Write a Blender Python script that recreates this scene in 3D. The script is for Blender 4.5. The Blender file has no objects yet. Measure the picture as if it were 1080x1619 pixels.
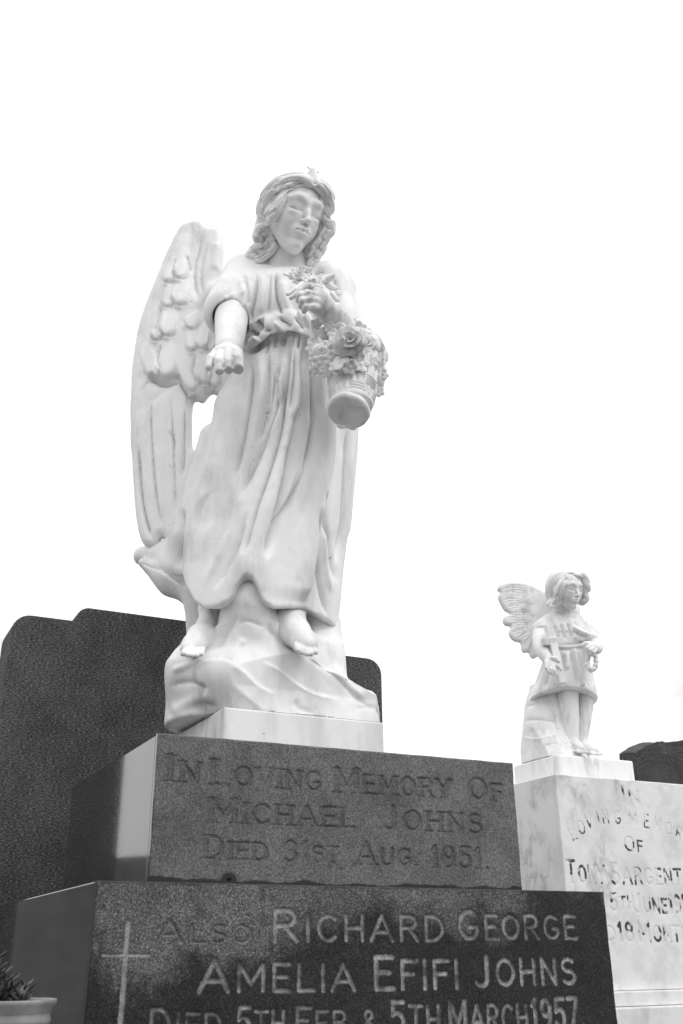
import bpy, math
import numpy as np
from mathutils import Matrix, Vector

# ------------------------------------------------------------------ camera
sc = bpy.context.scene
YAW, PITCH, ROLL, HC, FPX, CX, CY = math.radians(26.44), math.radians(23.79), math.radians(-.42), .75, 1575., 540., 809.5
h_ = np.array([math.sin(YAW), math.cos(YAW), 0]); rh_ = np.array([math.cos(YAW), -math.sin(YAW), 0]); z_ = np.array([0, 0, 1.])
fw = h_*math.cos(PITCH)+z_*math.sin(PITCH); up0 = -h_*math.sin(PITCH)+z_*math.cos(PITCH)
rt = rh_*math.cos(ROLL)+up0*math.sin(ROLL); up = -rh_*math.sin(ROLL)+up0*math.cos(ROLL)
cam_d = bpy.data.cameras.new('camera'); cam = bpy.data.objects.new('camera', cam_d)
sc.collection.objects.link(cam); sc.camera = cam
cam.matrix_world = Matrix([[rt[i], up[i], -fw[i], (0, 0, HC)[i]] for i in range(3)]+[[0, 0, 0, 1]])
cam_d.sensor_fit = 'VERTICAL'; cam_d.sensor_height = 36; cam_d.lens = 36*FPX/1619
cam_d.clip_start = .02; cam_d.clip_end = 3000
cam_d.dof.use_dof = True; cam_d.dof.focus_distance = 2.6; cam_d.dof.aperture_fstop = 9

# ------------------------------------------------------------------ world, sun, exposure
SUN_EL, SUN_AZ = math.radians(50), math.radians(150)      # azimuth from +Y towards +X
W = bpy.data.worlds.new('World'); sc.world = W; W.use_nodes = True
wn = W.node_tree.nodes; wl = W.node_tree.links; wn.clear()
def wnode(t, **k):
    n = wn.new(t)
    for a, b in k.items(): setattr(n, a, b)
    return n
sky = wnode('ShaderNodeTexSky', sky_type='NISHITA', sun_disc=False)
sky.sun_elevation = SUN_EL; sky.sun_rotation = SUN_AZ; sky.dust_density = 6; sky.air_density = 1.5
bw = wnode('ShaderNodeRGBToBW'); wl.new(sky.outputs[0], bw.inputs[0])
# overcast: the veil of cloud evens the sky out, thin patches are a touch darker
tc = wnode('ShaderNodeTexCoord')
nz = wnode('ShaderNodeTexNoise'); nz.inputs['Scale'].default_value = 2.3; nz.inputs['Detail'].default_value = 7; nz.inputs['Roughness'].default_value = .6
mp = wnode('ShaderNodeMapping'); mp.inputs['Scale'].default_value = (1, 1, 2.4); mp.inputs['Location'].default_value = (3.7,.6,1.9)
wl.new(tc.outputs['Generated'], mp.inputs[0]); wl.new(mp.outputs[0], nz.inputs[0])
cr = wnode('ShaderNodeMapRange'); cr.inputs['From Min'].default_value = .54; cr.inputs['From Max'].default_value = .72
cr.inputs['To Min'].default_value = 1; cr.inputs['To Max'].default_value = .50; wl.new(nz.outputs[0], cr.inputs['Value'])
sep = wnode('ShaderNodeSeparateXYZ'); wl.new(tc.outputs['Generated'], sep.inputs[0])
grad = wnode('ShaderNodeMapRange'); grad.inputs['From Min'].default_value = 0; grad.inputs['From Max'].default_value = 1
grad.inputs['To Min'].default_value = 11.5; grad.inputs['To Max'].default_value = 16.5; wl.new(sep.outputs['Z'], grad.inputs['Value'])
mixv = wnode('ShaderNodeMix'); mixv.inputs[0].default_value = .8
wl.new(bw.outputs[0], mixv.inputs[2]); wl.new(grad.outputs[0], mixv.inputs[3])
mul = wnode('ShaderNodeMath', operation='MULTIPLY'); wl.new(mixv.outputs[0], mul.inputs[0]); wl.new(cr.outputs[0], mul.inputs[1])
bg = wnode('ShaderNodeBackground'); bg.inputs['Strength'].default_value = .12; wl.new(mul.outputs[0], bg.inputs['Color'])
wo = wnode('ShaderNodeOutputWorld'); wl.new(bg.outputs[0], wo.inputs[0])
sl = bpy.data.lights.new('sun', 'SUN'); sl.energy = .6; sl.angle = math.radians(25); sl.color = (1, 1, 1)
so = bpy.data.objects.new('sun', sl); sc.collection.objects.link(so)
sd = Vector((math.sin(SUN_AZ)*math.cos(SUN_EL), math.cos(SUN_AZ)*math.cos(SUN_EL), math.sin(SUN_EL)))
so.rotation_euler = sd.to_track_quat('Z', 'Y').to_euler()
vs = sc.view_settings; vs.view_transform = 'Standard'; vs.look = 'None'; vs.gamma = 1; vs.exposure = -.06

# ------------------------------------------------------------------ pixel <-> place helpers
# statue frame: s = across the view, D = horizontal distance from the camera foot, z = height
rl = np.array([rt@rh_, rt@h_, rt[2]]); ul = np.array([up@rh_, up@h_, up[2]]); wv = np.array([fw@rh_, fw@h_, fw[2]])
def rayl(u, v): return rl*(u-CX)/FPX-ul*(v-CY)/FPX+wv
def P(u, v, D): d = rayl(u, v); t = D/d[1]; return np.array([t*d[0], D, HC+t*d[2]])
def px(u, v, D): return D/rayl(u, v)[1]/FPX
def proj(V):
    q = V-np.array([0, 0, HC]); w = q@wv
    return np.stack([CX+FPX*(q@rl)/w, CY-FPX*(q@ul)/w], 1)
def rayw(u, v): return rt*(u-CX)/FPX-up*(v-CY)/FPX+fw
def onY(u, v, Y): d = rayw(u, v); t = Y/d[1]; return np.array([t*d[0], Y, HC+t*d[2]])
def onX(u, v, X): d = rayw(u, v); t = X/d[0]; return np.array([X, t*d[1], HC+t*d[2]])
RL2W = np.array([[rh_[0], h_[0], 0], [rh_[1], h_[1], 0], [0, 0, 1.]])
rng = np.random.default_rng(7)

# ------------------------------------------------------------------ volume sculpting
def smin(a, b, k):
    if k <= 0: return np.minimum(a, b)
    h = np.maximum(k-np.abs(a-b), 0)/k
    return np.minimum(a, b)-h*h*k*.25
class Vol:
    def __init__(s, lo, hi, h):
        s.lo = np.array(lo, float); s.h = h; n = np.ceil((np.array(hi)-s.lo)/h).astype(int)+1
        s.ax = [s.lo[i]+h*np.arange(n[i]) for i in range(3)]; s.F = np.full(n, .5, np.float32)
    def put(s, fn, lo, hi, k=0, mode='u'):
        m = abs(k)+3*s.h; sl = []
        for i in range(3):
            a = int(max(0, np.floor((lo[i]-m-s.lo[i])/s.h))); b = int(min(len(s.ax[i]), np.ceil((hi[i]+m-s.lo[i])/s.h)+1))
            if b-a < 2: return
            sl.append(slice(a, b))
        X = s.ax[0][sl[0]][:, None, None].astype(np.float32); Y = s.ax[1][sl[1]][None, :, None].astype(np.float32); Z = s.ax[2][sl[2]][None, None, :].astype(np.float32)
        d = fn(X, Y, Z); sl = tuple(sl); a = s.F[sl]
        if mode == 'u': s.F[sl] = smin(a, d, k)
        elif mode == 's': s.F[sl] = -smin(-a, d, k)
        elif mode == 'i': s.F[sl] = -smin(-a, -d, k)
    def cone(s, a, b, ra, rb, k=0, mode='u'):
        a = np.array(a, float); b = np.array(b, float); ab = b-a; L = max(ab@ab, 1e-12); r = max(ra, rb)
        def fn(X, Y, Z):
            t = np.clip(((X-a[0])*ab[0]+(Y-a[1])*ab[1]+(Z-a[2])*ab[2])/L, 0, 1)
            return np.sqrt((X-a[0]-t*ab[0])**2+(Y-a[1]-t*ab[1])**2+(Z-a[2]-t*ab[2])**2)-(ra+(rb-ra)*t)
        s.put(fn, np.minimum(a, b)-r, np.maximum(a, b)+r, k, mode)
    def chain(s, pts, rs, k=0, mode='u'):
        for i in range(len(pts)-1): s.cone(pts[i], pts[i+1], rs[i], rs[i+1], k, mode)
    def ell(s, c, r, k=0, mode='u', R=None):
        c = np.array(c, float); r = np.array(r, float); R = np.eye(3) if R is None else R      # columns of R = axes
        ext = np.sqrt(((R*r)**2).sum(1))
        def fn(X, Y, Z):
            p = [(X-c[0])*R[0, i]+(Y-c[1])*R[1, i]+(Z-c[2])*R[2, i] for i in range(3)]
            k0 = np.sqrt((p[0]/r[0])**2+(p[1]/r[1])**2+(p[2]/r[2])**2); k1 = np.sqrt((p[0]/r[0]**2)**2+(p[1]/r[1]**2)**2+(p[2]/r[2]**2)**2)+1e-6
            return k0*(k0-1)/k1
        s.put(fn, c-ext, c+ext, k, mode)
    def half(s, c, n, k=0):                       # cut away the side n points to
        c = np.array(c); n = np.array(n, float); n /= np.linalg.norm(n)
        s.put(lambda X, Y, Z: ((X-c[0])*n[0]+(Y-c[1])*n[1]+(Z-c[2])*n[2]), s.lo-1, s.lo+10, k, 'i')
    def mesh(s): return nets(s.F, s.lo, s.h)
def nets(F, lo, h):
    F[0] = F[-1] = .5; F[:, 0] = F[:, -1] = .5; F[:, :, 0] = F[:, :, -1] = .5
    S = F < 0; n = np.array(F.shape)-1; cnt = np.zeros(n, np.uint8)
    cor = [(i, j, k) for i in (0, 1) for j in (0, 1) for k in (0, 1)]
    for i, j, k in cor: cnt += S[i:n[0]+i, j:n[1]+j, k:n[2]+k]
    ci = np.argwhere((cnt > 0) & (cnt < 8)); idx = np.full(n, -1, np.int32); idx[tuple(ci.T)] = np.arange(len(ci))
    v = {c: F[ci[:, 0]+c[0], ci[:, 1]+c[1], ci[:, 2]+c[2]] for c in cor}
    acc = np.zeros((len(ci), 3)); num = np.zeros(len(ci))
    for a in cor:
        for ax in range(3):
            if a[ax]: continue
            b = list(a); b[ax] = 1; b = tuple(b); va, vb = v[a], v[b]; cr_ = (va < 0) != (vb < 0)
            t = np.where(cr_, va/np.where(cr_, va-vb, 1), 0); p = np.array(a)[None]+t[:, None]*(np.array(b)-np.array(a))[None]
            acc += p*cr_[:, None]; num += cr_
    V = (ci+acc/num[:, None])*h+lo; Q = []
    for ax in range(3):
        o = [(1, 2), (2, 0), (0, 1)][ax]; a = np.moveaxis(S, ax, 0)
        e = np.argwhere(a[1:] != a[:-1]); g = np.zeros_like(e); oth = [i for i in range(3) if i != ax]
        g[:, ax] = e[:, 0]; g[:, oth[0]] = e[:, 1]; g[:, oth[1]] = e[:, 2]
        ok = (g[:, oth[0]] > 0) & (g[:, oth[1]] > 0) & (g[:, oth[0]] < n[oth[0]]) & (g[:, oth[1]] < n[oth[1]]) & (g[:, ax] < n[ax]); g = g[ok]
        ins = S[tuple(g.T)]; u = np.zeros(3, int); u[o[0]] = 1; w = np.zeros(3, int); w[o[1]] = 1
        q = np.stack([idx[tuple((g-u-w).T)], idx[tuple((g-w).T)], idx[tuple(g.T)], idx[tuple((g-u).T)]], 1)
        q[~ins] = q[~ins][:, ::-1]; Q.append(q)
    Q = np.concatenate(Q); Q = Q[(Q >= 0).all(1)]
    return V, Q
def vnormals(V, Q):
    fn = np.cross(V[Q[:, 2]]-V[Q[:, 0]], V[Q[:, 3]]-V[Q[:, 1]]); N = np.zeros_like(V)
    for i in range(4):
        for c in range(3): N[:, c] += np.bincount(Q[:, i], fn[:, c], len(V))
    return N/np.maximum(np.linalg.norm(N, axis=1, keepdims=True), 1e-12)
def spline(pts, n=6):
    p = np.array(pts, float)
    if len(p) < 3: return p
    q = np.vstack([2*p[0]-p[1], p, 2*p[-1]-p[-2]]); out = []
    for i in range(1, len(q)-2):
        for t in np.arange(n)/n:
            out.append(.5*((2*q[i])+(-q[i-1]+q[i+1])*t+(2*q[i-1]-5*q[i]+4*q[i+1]-q[i+2])*t*t+(-q[i-1]+3*q[i]-3*q[i+1]+q[i+2])*t**3))
    return np.array(out+[p[-1]])
# a chisel stroke: (kind, points, width_px, height_mm[, taper]); r = ridge / groove when negative, s = step (raised on the right-hand side of travel)
def relief(V, Q, strokes, gate=.1, gain=1.):
    N = vnormals(V, Q); pr = proj(V); vd = V-np.array([0, 0, HC]); vd /= np.linalg.norm(vd, axis=1, keepdims=True)
    fc = np.clip((-(N*vd).sum(1)-gate*.2)/(gate*2+.15), 0, 1); fc = fc*fc*(3-2*fc); D = np.zeros(len(V))
    for st in strokes:
        kind, pts, w, amp = st[:4]; tap = st[4] if len(st) > 4 else .2
        w0, w1 = (w if isinstance(w, tuple) else (w, w)); wm = max(w0, w1)*3.2
        if kind == 'b':                                   # bump: pts = [(x,y)], w = (rx, ry), angle in tap
            c, s_ = math.cos(tap), math.sin(tap); x = pr[:, 0]-pts[0]; y = pr[:, 1]-pts[1]; a = (x*c+y*s_)/w0; b = (-x*s_+y*c)/w1
            rr_ = np.sqrt(a*a+np.where(b > 0, b, b*.45)**2); D += amp*.001/(1+np.exp(np.clip((rr_-1)/.085, -30, 30)))*np.clip((b+2.)/2.4, 0, 1)*(1-.25*np.clip(a*a, 0, 1)); continue
        p = spline(pts); lo = p.min(0)-wm; hi = p.max(0)+wm
        ii = np.where((pr[:, 0] > lo[0]) & (pr[:, 0] < hi[0]) & (pr[:, 1] > lo[1]) & (pr[:, 1] < hi[1]) & (fc > 0))[0]
        if not len(ii): continue
        q = pr[ii]; best = np.full(len(ii), 1e9); sg = np.zeros(len(ii)); tt = np.zeros(len(ii)); L = np.linalg.norm(np.diff(p, axis=0), axis=1); cl = np.r_[0, np.cumsum(L)]
        for i in range(len(p)-1):
            ab = p[i+1]-p[i]; r = q-p[i]; t = np.clip((r@ab)/max(ab@ab, 1e-9), 0, 1); e = r-t[:, None]*ab; d = np.hypot(e[:, 0], e[:, 1]); m = d < best
            best[m] = d[m]; sg[m] = np.sign(ab[0]*r[m, 1]-ab[1]*r[m, 0]); tt[m] = (cl[i]+t[m]*L[i])/cl[-1]
        ww = w0+(w1-w0)*tt; env = np.clip(np.minimum(tt, 1-tt)/max(tap, 1e-3), 0, 1); env = env*env*(3-2*env)
        if tap == 0: env = 1
        if kind == 'r': f = np.exp(-(best/ww)**2) if amp > 0 else np.exp(-(best/(.85*ww))**1.25)
        else: f = np.where(sg > 0, np.exp(-best/ww), np.exp(-(best/(.22*ww))**2))
        D[ii] += amp*.001*f*env
    return V+N*(D*fc*gain)[:, None]

# ------------------------------------------------------------------ materials
def mat(name):
    m = bpy.data.materials.new(name); m.use_nodes = True; nt = m.node_tree; b = nt.nodes['Principled BSDF']; return m, nt, b
def N_(nt, t, ins=None, **k):
    n = nt.nodes.new(t)
    for a, b in k.items(): setattr(n, a, b)
    for a, b in (ins or {}).items():
        if hasattr(b, 'links') or isinstance(b, bpy.types.NodeSocket): nt.links.new(b, n.inputs[a])
        else: n.inputs[a].default_value = b
    return n
def ramp(nt, src, stops):
    r = nt.nodes.new('ShaderNodeValToRGB'); nt.links.new(src, r.inputs[0]); e = r.color_ramp.elements
    while len(e) < len(stops): e.new(.5)
    for i, (p, c) in enumerate(stops): e[i].position = p; e[i].color = (c, c, c, 1)
    return r.outputs[0]
def mulc(nt, a, b, fac=1.):
    n = N_(nt, 'ShaderNodeMix', data_type='RGBA', blend_type='MULTIPLY'); n.inputs[0].default_value = fac
    nt.links.new(a, n.inputs[6]); nt.links.new(b, n.inputs[7]); return n.outputs[2]
def geo(nt): return nt.nodes.new('ShaderNodeNewGeometry').outputs['Position']
def marble(name, base=.80, vein=.62, scale=2.2, rough=.42, vs_=1., ink=False, spots=True, stretch=(1.5, 1.2, .42)):
    m, nt, b = mat(name); g = geo(nt)
    mpn = N_(nt, 'ShaderNodeMapping', {'Rotation': (.3, .75, .2), 'Scale': stretch}); nt.links.new(g, mpn.inputs[0]); c = mpn.outputs[0]
    n1 = N_(nt, 'ShaderNodeTexNoise', {'Vector': c, 'Scale': scale*2.1, 'Detail': 7, 'Roughness': .6, 'Distortion': .25})
    sub = N_(nt, 'ShaderNodeMath', {0: n1.outputs[0], 1: .5}, operation='SUBTRACT'); ab = N_(nt, 'ShaderNodeMath', {0: sub.outputs[0]}, operation='ABSOLUTE')
    v1 = ramp(nt, ab.outputs[0], [(0, vein), (.02, .5*vein+.5), (.06, 1)])
    n2 = N_(nt, 'ShaderNodeTexNoise', {'Vector': c, 'Scale': scale*1.5, 'Detail': 4, 'Roughness': .6, 'Distortion': .4})
    msk = ramp(nt, n2.outputs[0], [(.47, 0), (.66, 1)])
    vm = N_(nt, 'ShaderNodeMix', data_type='RGBA'); nt.links.new(msk, vm.inputs[0]); vm.inputs[6].default_value = (1, 1, 1, 1); nt.links.new(v1, vm.inputs[7])
    n3 = N_(nt, 'ShaderNodeTexNoise', {'Vector': c, 'Scale': scale*2.6, 'Detail': 8, 'Roughness': .62})
    cloud = ramp(nt, n3.outputs[0], [(.34, .50+.5*vein), (.52, 1)])
    col = mulc(nt, vm.outputs[2], cloud)
    bs = N_(nt, 'ShaderNodeRGB'); bs.outputs[0].default_value = (base, base, base, 1); col = mulc(nt, col, bs.outputs[0])
    if spots:
        n4 = N_(nt, 'ShaderNodeTexNoise', {'Vector': g, 'Scale': 62, 'Detail': 3}); sp = ramp(nt, n4.outputs[0], [(.235, .45), (.27, 1)]); col = mulc(nt, col, sp, .8)
        n5 = N_(nt, 'ShaderNodeTexNoise', {'Vector': g, 'Scale': 14, 'Detail': 8, 'Roughness': .7}); sp2 = ramp(nt, n5.outputs[0], [(.30, .88), (.42, 1)]); col = mulc(nt, col, sp2)
    if ink:
        at = N_(nt, 'ShaderNodeAttribute', attribute_name='ink'); mx = N_(nt, 'ShaderNodeMix', data_type='RGBA'); nt.links.new(at.outputs['Fac'], mx.inputs[0]); nt.links.new(col, mx.inputs[6]); mx.inputs[7].default_value = (.045,)*3+(1,); col = mx.outputs[2]
    nt.links.new(col, b.inputs['Base Color']); b.inputs['Roughness'].default_value = rough
    b.inputs['Specular IOR Level'].default_value = .35
    bn = N_(nt, 'ShaderNodeTexNoise', {'Vector': g, 'Scale': 260, 'Detail': 4}); bp = N_(nt, 'ShaderNodeBump', {'Strength': .12, 'Distance': .002, 'Height': bn.outputs[0]})
    nt.links.new(bp.outputs[0], b.inputs['Normal'])
    return m
def granite(name, lo=.02, hi=.30, mid=.13, scale=330, rough=.5, ink=None, stain=False, bump=.25, streak=False, polish=False, spec=.22):
    m, nt, b = mat(name); g = geo(nt); c = g
    if streak:
        mpn = N_(nt, 'ShaderNodeMapping', {'Scale': (.42, .42, 1.2)}); nt.links.new(g, mpn.inputs[0]); c = mpn.outputs[0]
    n1 = N_(nt, 'ShaderNodeTexNoise', {'Vector': c, 'Scale': scale, 'Detail': 3, 'Roughness': .6})
    c1 = ramp(nt, n1.outputs[0], [(.32, lo), (.47, mid*.75), (.54, mid), (.70, hi)])
    vo = N_(nt, 'ShaderNodeTexVoronoi', {'Vector': c, 'Scale': scale*.9}); c2 = ramp(nt, vo.outputs['Distance'], [(.12, .45), (.3, 1)]); col = mulc(nt, c1, c2, .8)
    n2 = N_(nt, 'ShaderNodeTexNoise', {'Vector': g, 'Scale': 9, 'Detail': 6, 'Roughness': .65}); c3 = ramp(nt, n2.outputs[0], [(.32, .72), (.62, 1.15)]); col = mulc(nt, col, c3)
    if stain:      # damp-darkened lower half of the stone with a ragged upper edge
        sp = N_(nt, 'ShaderNodeSeparateXYZ', {0: g}); n3 = N_(nt, 'ShaderNodeTexNoise', {'Vector': g, 'Scale': 5.5, 'Detail': 6, 'Roughness': .7})
        a = N_(nt, 'ShaderNodeMath', {0: n3.outputs[0], 1: .42}, operation='MULTIPLY'); s1 = N_(nt, 'ShaderNodeMath', {0: sp.outputs[2], 1: a.outputs[0]}, operation='ADD')
        xr = N_(nt, 'ShaderNodeMath', {0: sp.outputs[0], 1: -.095}, operation='MULTIPLY'); s2 = N_(nt, 'ShaderNodeMath', {0: s1.outputs[0], 1: xr.outputs[0]}, operation='ADD')
        st = ramp(nt, s2.outputs[0], [(.885, .22), (.912, .45), (.945, 1)]); col = mulc(nt, col, st)
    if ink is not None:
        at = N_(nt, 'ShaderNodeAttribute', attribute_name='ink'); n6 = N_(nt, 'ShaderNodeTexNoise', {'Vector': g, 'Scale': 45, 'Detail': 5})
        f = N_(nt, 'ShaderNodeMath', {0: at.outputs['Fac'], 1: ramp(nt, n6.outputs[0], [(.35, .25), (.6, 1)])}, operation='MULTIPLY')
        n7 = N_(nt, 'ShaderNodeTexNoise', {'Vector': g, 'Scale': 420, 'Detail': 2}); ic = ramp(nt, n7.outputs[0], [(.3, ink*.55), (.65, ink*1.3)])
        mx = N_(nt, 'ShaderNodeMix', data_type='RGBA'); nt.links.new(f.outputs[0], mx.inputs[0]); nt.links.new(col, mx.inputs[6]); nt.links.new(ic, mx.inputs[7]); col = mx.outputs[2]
        ag = N_(nt, 'ShaderNodeAttribute', attribute_name='grime_shade'); mg = N_(nt, 'ShaderNodeMix', data_type='RGBA'); nt.links.new(ag.outputs['Fac'], mg.inputs[0]); nt.links.new(col, mg.inputs[6]); mg.inputs[7].default_value = (.018,)*3+(1,); col = mg.outputs[2]  # joint grime, plus the edge shadow of carved letters put into the colour
    nt.links.new(col, b.inputs['Base Color']); b.inputs['Roughness'].default_value = rough
    b.inputs['Specular IOR Level'].default_value = .5 if polish else spec
    if polish: b.inputs['IOR'].default_value = 2.0; n8 = N_(nt, 'ShaderNodeTexNoise', {'Vector': g, 'Scale': 300, 'Detail': 2}); nt.links.new(ramp(nt, n8.outputs[0], [(.45, rough), (.8, .17)]), b.inputs['Roughness'])
    if bump:
        bp = N_(nt, 'ShaderNodeBump', {'Strength': bump, 'Distance': .0015, 'Height': n1.outputs[0]}); nt.links.new(bp.outputs[0], b.inputs['Normal'])
    return m
M_ST = marble('white_statue_marble', .81, .50, 1.7)
M_CH = marble('pale_child_marble', .82, .66, 4.5, spots=False)
M_PED = marble('veined_marble', .78, .62, 3.2, .3, ink=True, spots=False, stretch=(1, 1, .8))
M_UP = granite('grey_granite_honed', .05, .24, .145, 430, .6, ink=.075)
M_LO = granite('dark_granite_honed', .02, .28, .11, 380, .5, ink=.34, stain=True)
M_SIDE = granite('polished_granite_side', .010, .12, .036, 330, .05, bump=0, polish=True)
M_SLAB = granite('rock_pitched_granite', .015, .26, .10, 330, .9, streak=True, bump=.8, spec=.12)
M_ROCK = granite('dark_rough_granite', .02, .14, .07, 200, .75, bump=.6)

# ------------------------------------------------------------------ objects
ANG_BASE = Vector((.92, 2.18, 1.125))
def obj(name, V, F, m, parent=None, frame=None, smooth=True, attrs=None):
    me = bpy.data.meshes.new(name)
    if isinstance(F, np.ndarray):
        me.vertices.add(len(V)); me.vertices.foreach_set('co', np.asarray(V, np.float32).ravel()); k = F.shape[1]
        me.loops.add(F.size); me.loops.foreach_set('vertex_index', F.ravel().astype(np.int32)); me.polygons.add(len(F))
        me.polygons.foreach_set('loop_start', np.arange(0, F.size, k, dtype=np.int32)); me.update(calc_edges=True)
    else: me.from_pydata([tuple(v) for v in V], [], F)
    me.validate()
    for mm in (m if isinstance(m, list) else [m]): me.materials.append(mm)
    if smooth: me.polygons.foreach_set('use_smooth', np.ones(len(me.polygons), bool))
    for a, v in (attrs or {}).items(): at = me.attributes.new(a, 'FLOAT', 'POINT'); at.data.foreach_set('value', v.astype(np.float32))
    o = bpy.data.objects.new(name, me); sc.collection.objects.link(o)
    if parent is not None: o.parent = parent
    return o
def sobj(name, VQ, m, parent, smooth=True):      # mesh given in the statue frame, under an Empty standing at the statue's base
    V, Q = VQ; V = V@RL2W.T-np.array(parent.location); return obj(name, V, Q, m, parent, smooth=smooth)
def join(*parts):
    Vs, Qs, n = [], [], 0
    for V, Q in parts: Vs.append(V); Qs.append(Q+n); n += len(V)
    return np.concatenate(Vs), np.concatenate(Qs)
def tag(o, label, cat=None, group=None, kind=None):
    if label: o['label'] = label
    if cat: o['category'] = cat
    if group: o['group'] = group
    if kind: o['kind'] = kind
    return o
def thing(name, loc, label, cat, group=None):
    o = bpy.data.objects.new(name, None); o.empty_display_size = .1; o.location = loc; sc.collection.objects.link(o); return tag(o, label, cat, group)
def bbox_vol(pts, m, h): p = np.array(pts); return Vol(p.min(0)-m, p.max(0)+m, h)
def noise3(V, f, seed=0, oct_=3):                # cheap smooth noise from sums of sines
    r = np.random.default_rng(seed); o = np.zeros(len(V)); a = 1.
    for k in range(oct_):
        for j in range(5):
            d = r.normal(size=3); d /= np.linalg.norm(d); o += a*np.sin((V@d)*f*(2**k)*(.7+.6*r.random())+r.random()*6.28+1.3*np.sin(V@r.normal(size=3)*f*(2**k)*.5))
        a *= .5
    return o/5

# ================================================================== stone blocks with carved lettering
def arc(cx, cy, rx, ry, a0, a1, n=14):
    t = np.radians(np.linspace(a0, a1, n)); return [(cx+rx*math.cos(x), cy+ry*math.sin(x)) for x in t]
G = {'I': (.16, [[(.08, 0), (.08, 1)]]), 'L': (.56, [[(.08, 1), (.08, 0), (.54, 0)]]), 'N': (.66, [[(.08, 0), (.08, 1), (.58, 0), (.58, 1)]]),
 'M': (.84, [[(.08, 0), (.08, 1), (.42, .25), (.76, 1), (.76, 0)]]), 'H': (.66, [[(.08, 0), (.08, 1)], [(.58, 0), (.58, 1)], [(.08, .5), (.58, .5)]]),
 'O': (.74, [arc(.37, .5, .3, .48, 0, 360, 26)]), 'V': (.72, [[(.04, 1), (.36, 0), (.68, 1)]]), 'E': (.56, [[(.52, 1), (.08, 1), (.08, 0), (.54, 0)], [(.08, .52), (.44, .52)]]),
 'F': (.54, [[(.52, 1), (.08, 1), (.08, 0)], [(.08, .52), (.42, .52)]]), 'T': (.62, [[(.03, 1), (.59, 1)], [(.31, 1), (.31, 0)]]),
 'A': (.76, [[(.04, 0), (.38, 1), (.72, 0)], [(.17, .33), (.59, .33)]]), 'Y': (.7, [[(.04, 1), (.35, .5), (.66, 1)], [(.35, .5), (.35, 0)]]),
 'C': (.68, [arc(.38, .5, .3, .48, 48, 312, 20)]), 'G': (.72, [arc(.38, .5, .3, .48, 48, 330, 20)+[(.64, .42), (.42, .42)]]),
 'R': (.66, [[(.08, 0), (.08, 1)]+[(.3, 1)]+arc(.34, .75, .22, .25, 90, -90, 10)+[(.08, .5)], [(.32, .5), (.6, 0)]]),
 'P': (.62, [[(.08, 0), (.08, 1), (.3, 1)]+arc(.34, .75, .22, .25, 90, -90, 10)+[(.08, .5)]]),
 'D': (.7, [[(.08, 0), (.08, 1), (.28, 1)]+arc(.28, .5, .34, .5, 90, -90, 14)+[(.08, 0)]]), 'B': (.64, [[(.08, 0), (.08, 1), (.3, 1)]+arc(.32, .76, .2, .24, 90, -90, 10)+[(.08, .52)], arc(.34, .26, .24, .26, 90, -90, 10)+[(.08, 0)]]),
 'S': (.58, [arc(.3, .74, .22, .24, 40, 270, 12)+arc(.3, .25, .24, .25, 90, -140, 12)]), 'J': (.5, [[(.38, 1), (.38, .25)]+arc(.2, .25, .18, .25, 0, -150, 8)]),
 'U': (.68, [[(.08, 1), (.08, .3)]+arc(.34, .3, .26, .3, 180, 360, 10)+[(.6, 1)]]), '1': (.3, [[(.04, .8), (.17, 1), (.17, 0)]]),
 '3': (.56, [arc(.27, .75, .2, .24, 150, -90, 12), arc(.27, .26, .23, .26, 90, -150, 12)]), '5': (.56, [[(.5, 1), (.12, 1), (.09, .56)]+arc(.27, .32, .23, .32, 120, -150, 12)]),
 '9': (.58, [arc(.28, .7, .21, .28, 0, 360, 18), [(.49, .7)]+arc(.24, .4, .25, .4, 0, -100, 8)]), '7': (.54, [[(.03, 1), (.5, 1), (.2, 0)]]), '8': (.56, [arc(.27, .75, .19, .24, 0, 360, 16), arc(.27, .26, .23, .26, 0, 360, 16)]),
 '.': (.18, [[(.09, .02), (.1, .03)]]), '&': (.66, [[(.62, 0), (.2, .62)]+arc(.28, .79, .15, .2, 200, -20, 10)+[(.12, .4)]+arc(.27, .23, .2, .23, 150, 360, 10)])}
SER = {'I': [(.08, 0), (.08, 1)], 'N': [(.08, 0), (.08, 1), (.58, 1)], 'L': [(.08, 1), (.08, 0)], 'V': [(.04, 1), (.68, 1)], 'M': [(.08, 0), (.76, 0), (.08, 1), (.76, 1)], 'E': [(.08, 0), (.08, 1)], 'R': [(.08, 0), (.6, 0), (.08, 1)], 'Y': [(.04, 1), (.66, 1), (.35, 0)], 'F': [(.08, 0), (.08, 1)], 'H': [(.08, 0), (.08, 1), (.58, 0), (.58, 1)], 'A': [(.04, 0), (.72, 0)], 'D': [(.08, 0), (.08, 1)], 'T': [(.31, 0)], '1': [(.17, 0)], 'K': []}
def layout(word, small=.78):
    out = []; x = 0
    for i, ch in enumerate(word):
        s = 1 if i == 0 or ch.isdigit() else small; w, st = G[ch]; out.append((ch, x, s)); x += (w+.16)*s
    return out, x-.16
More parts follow.
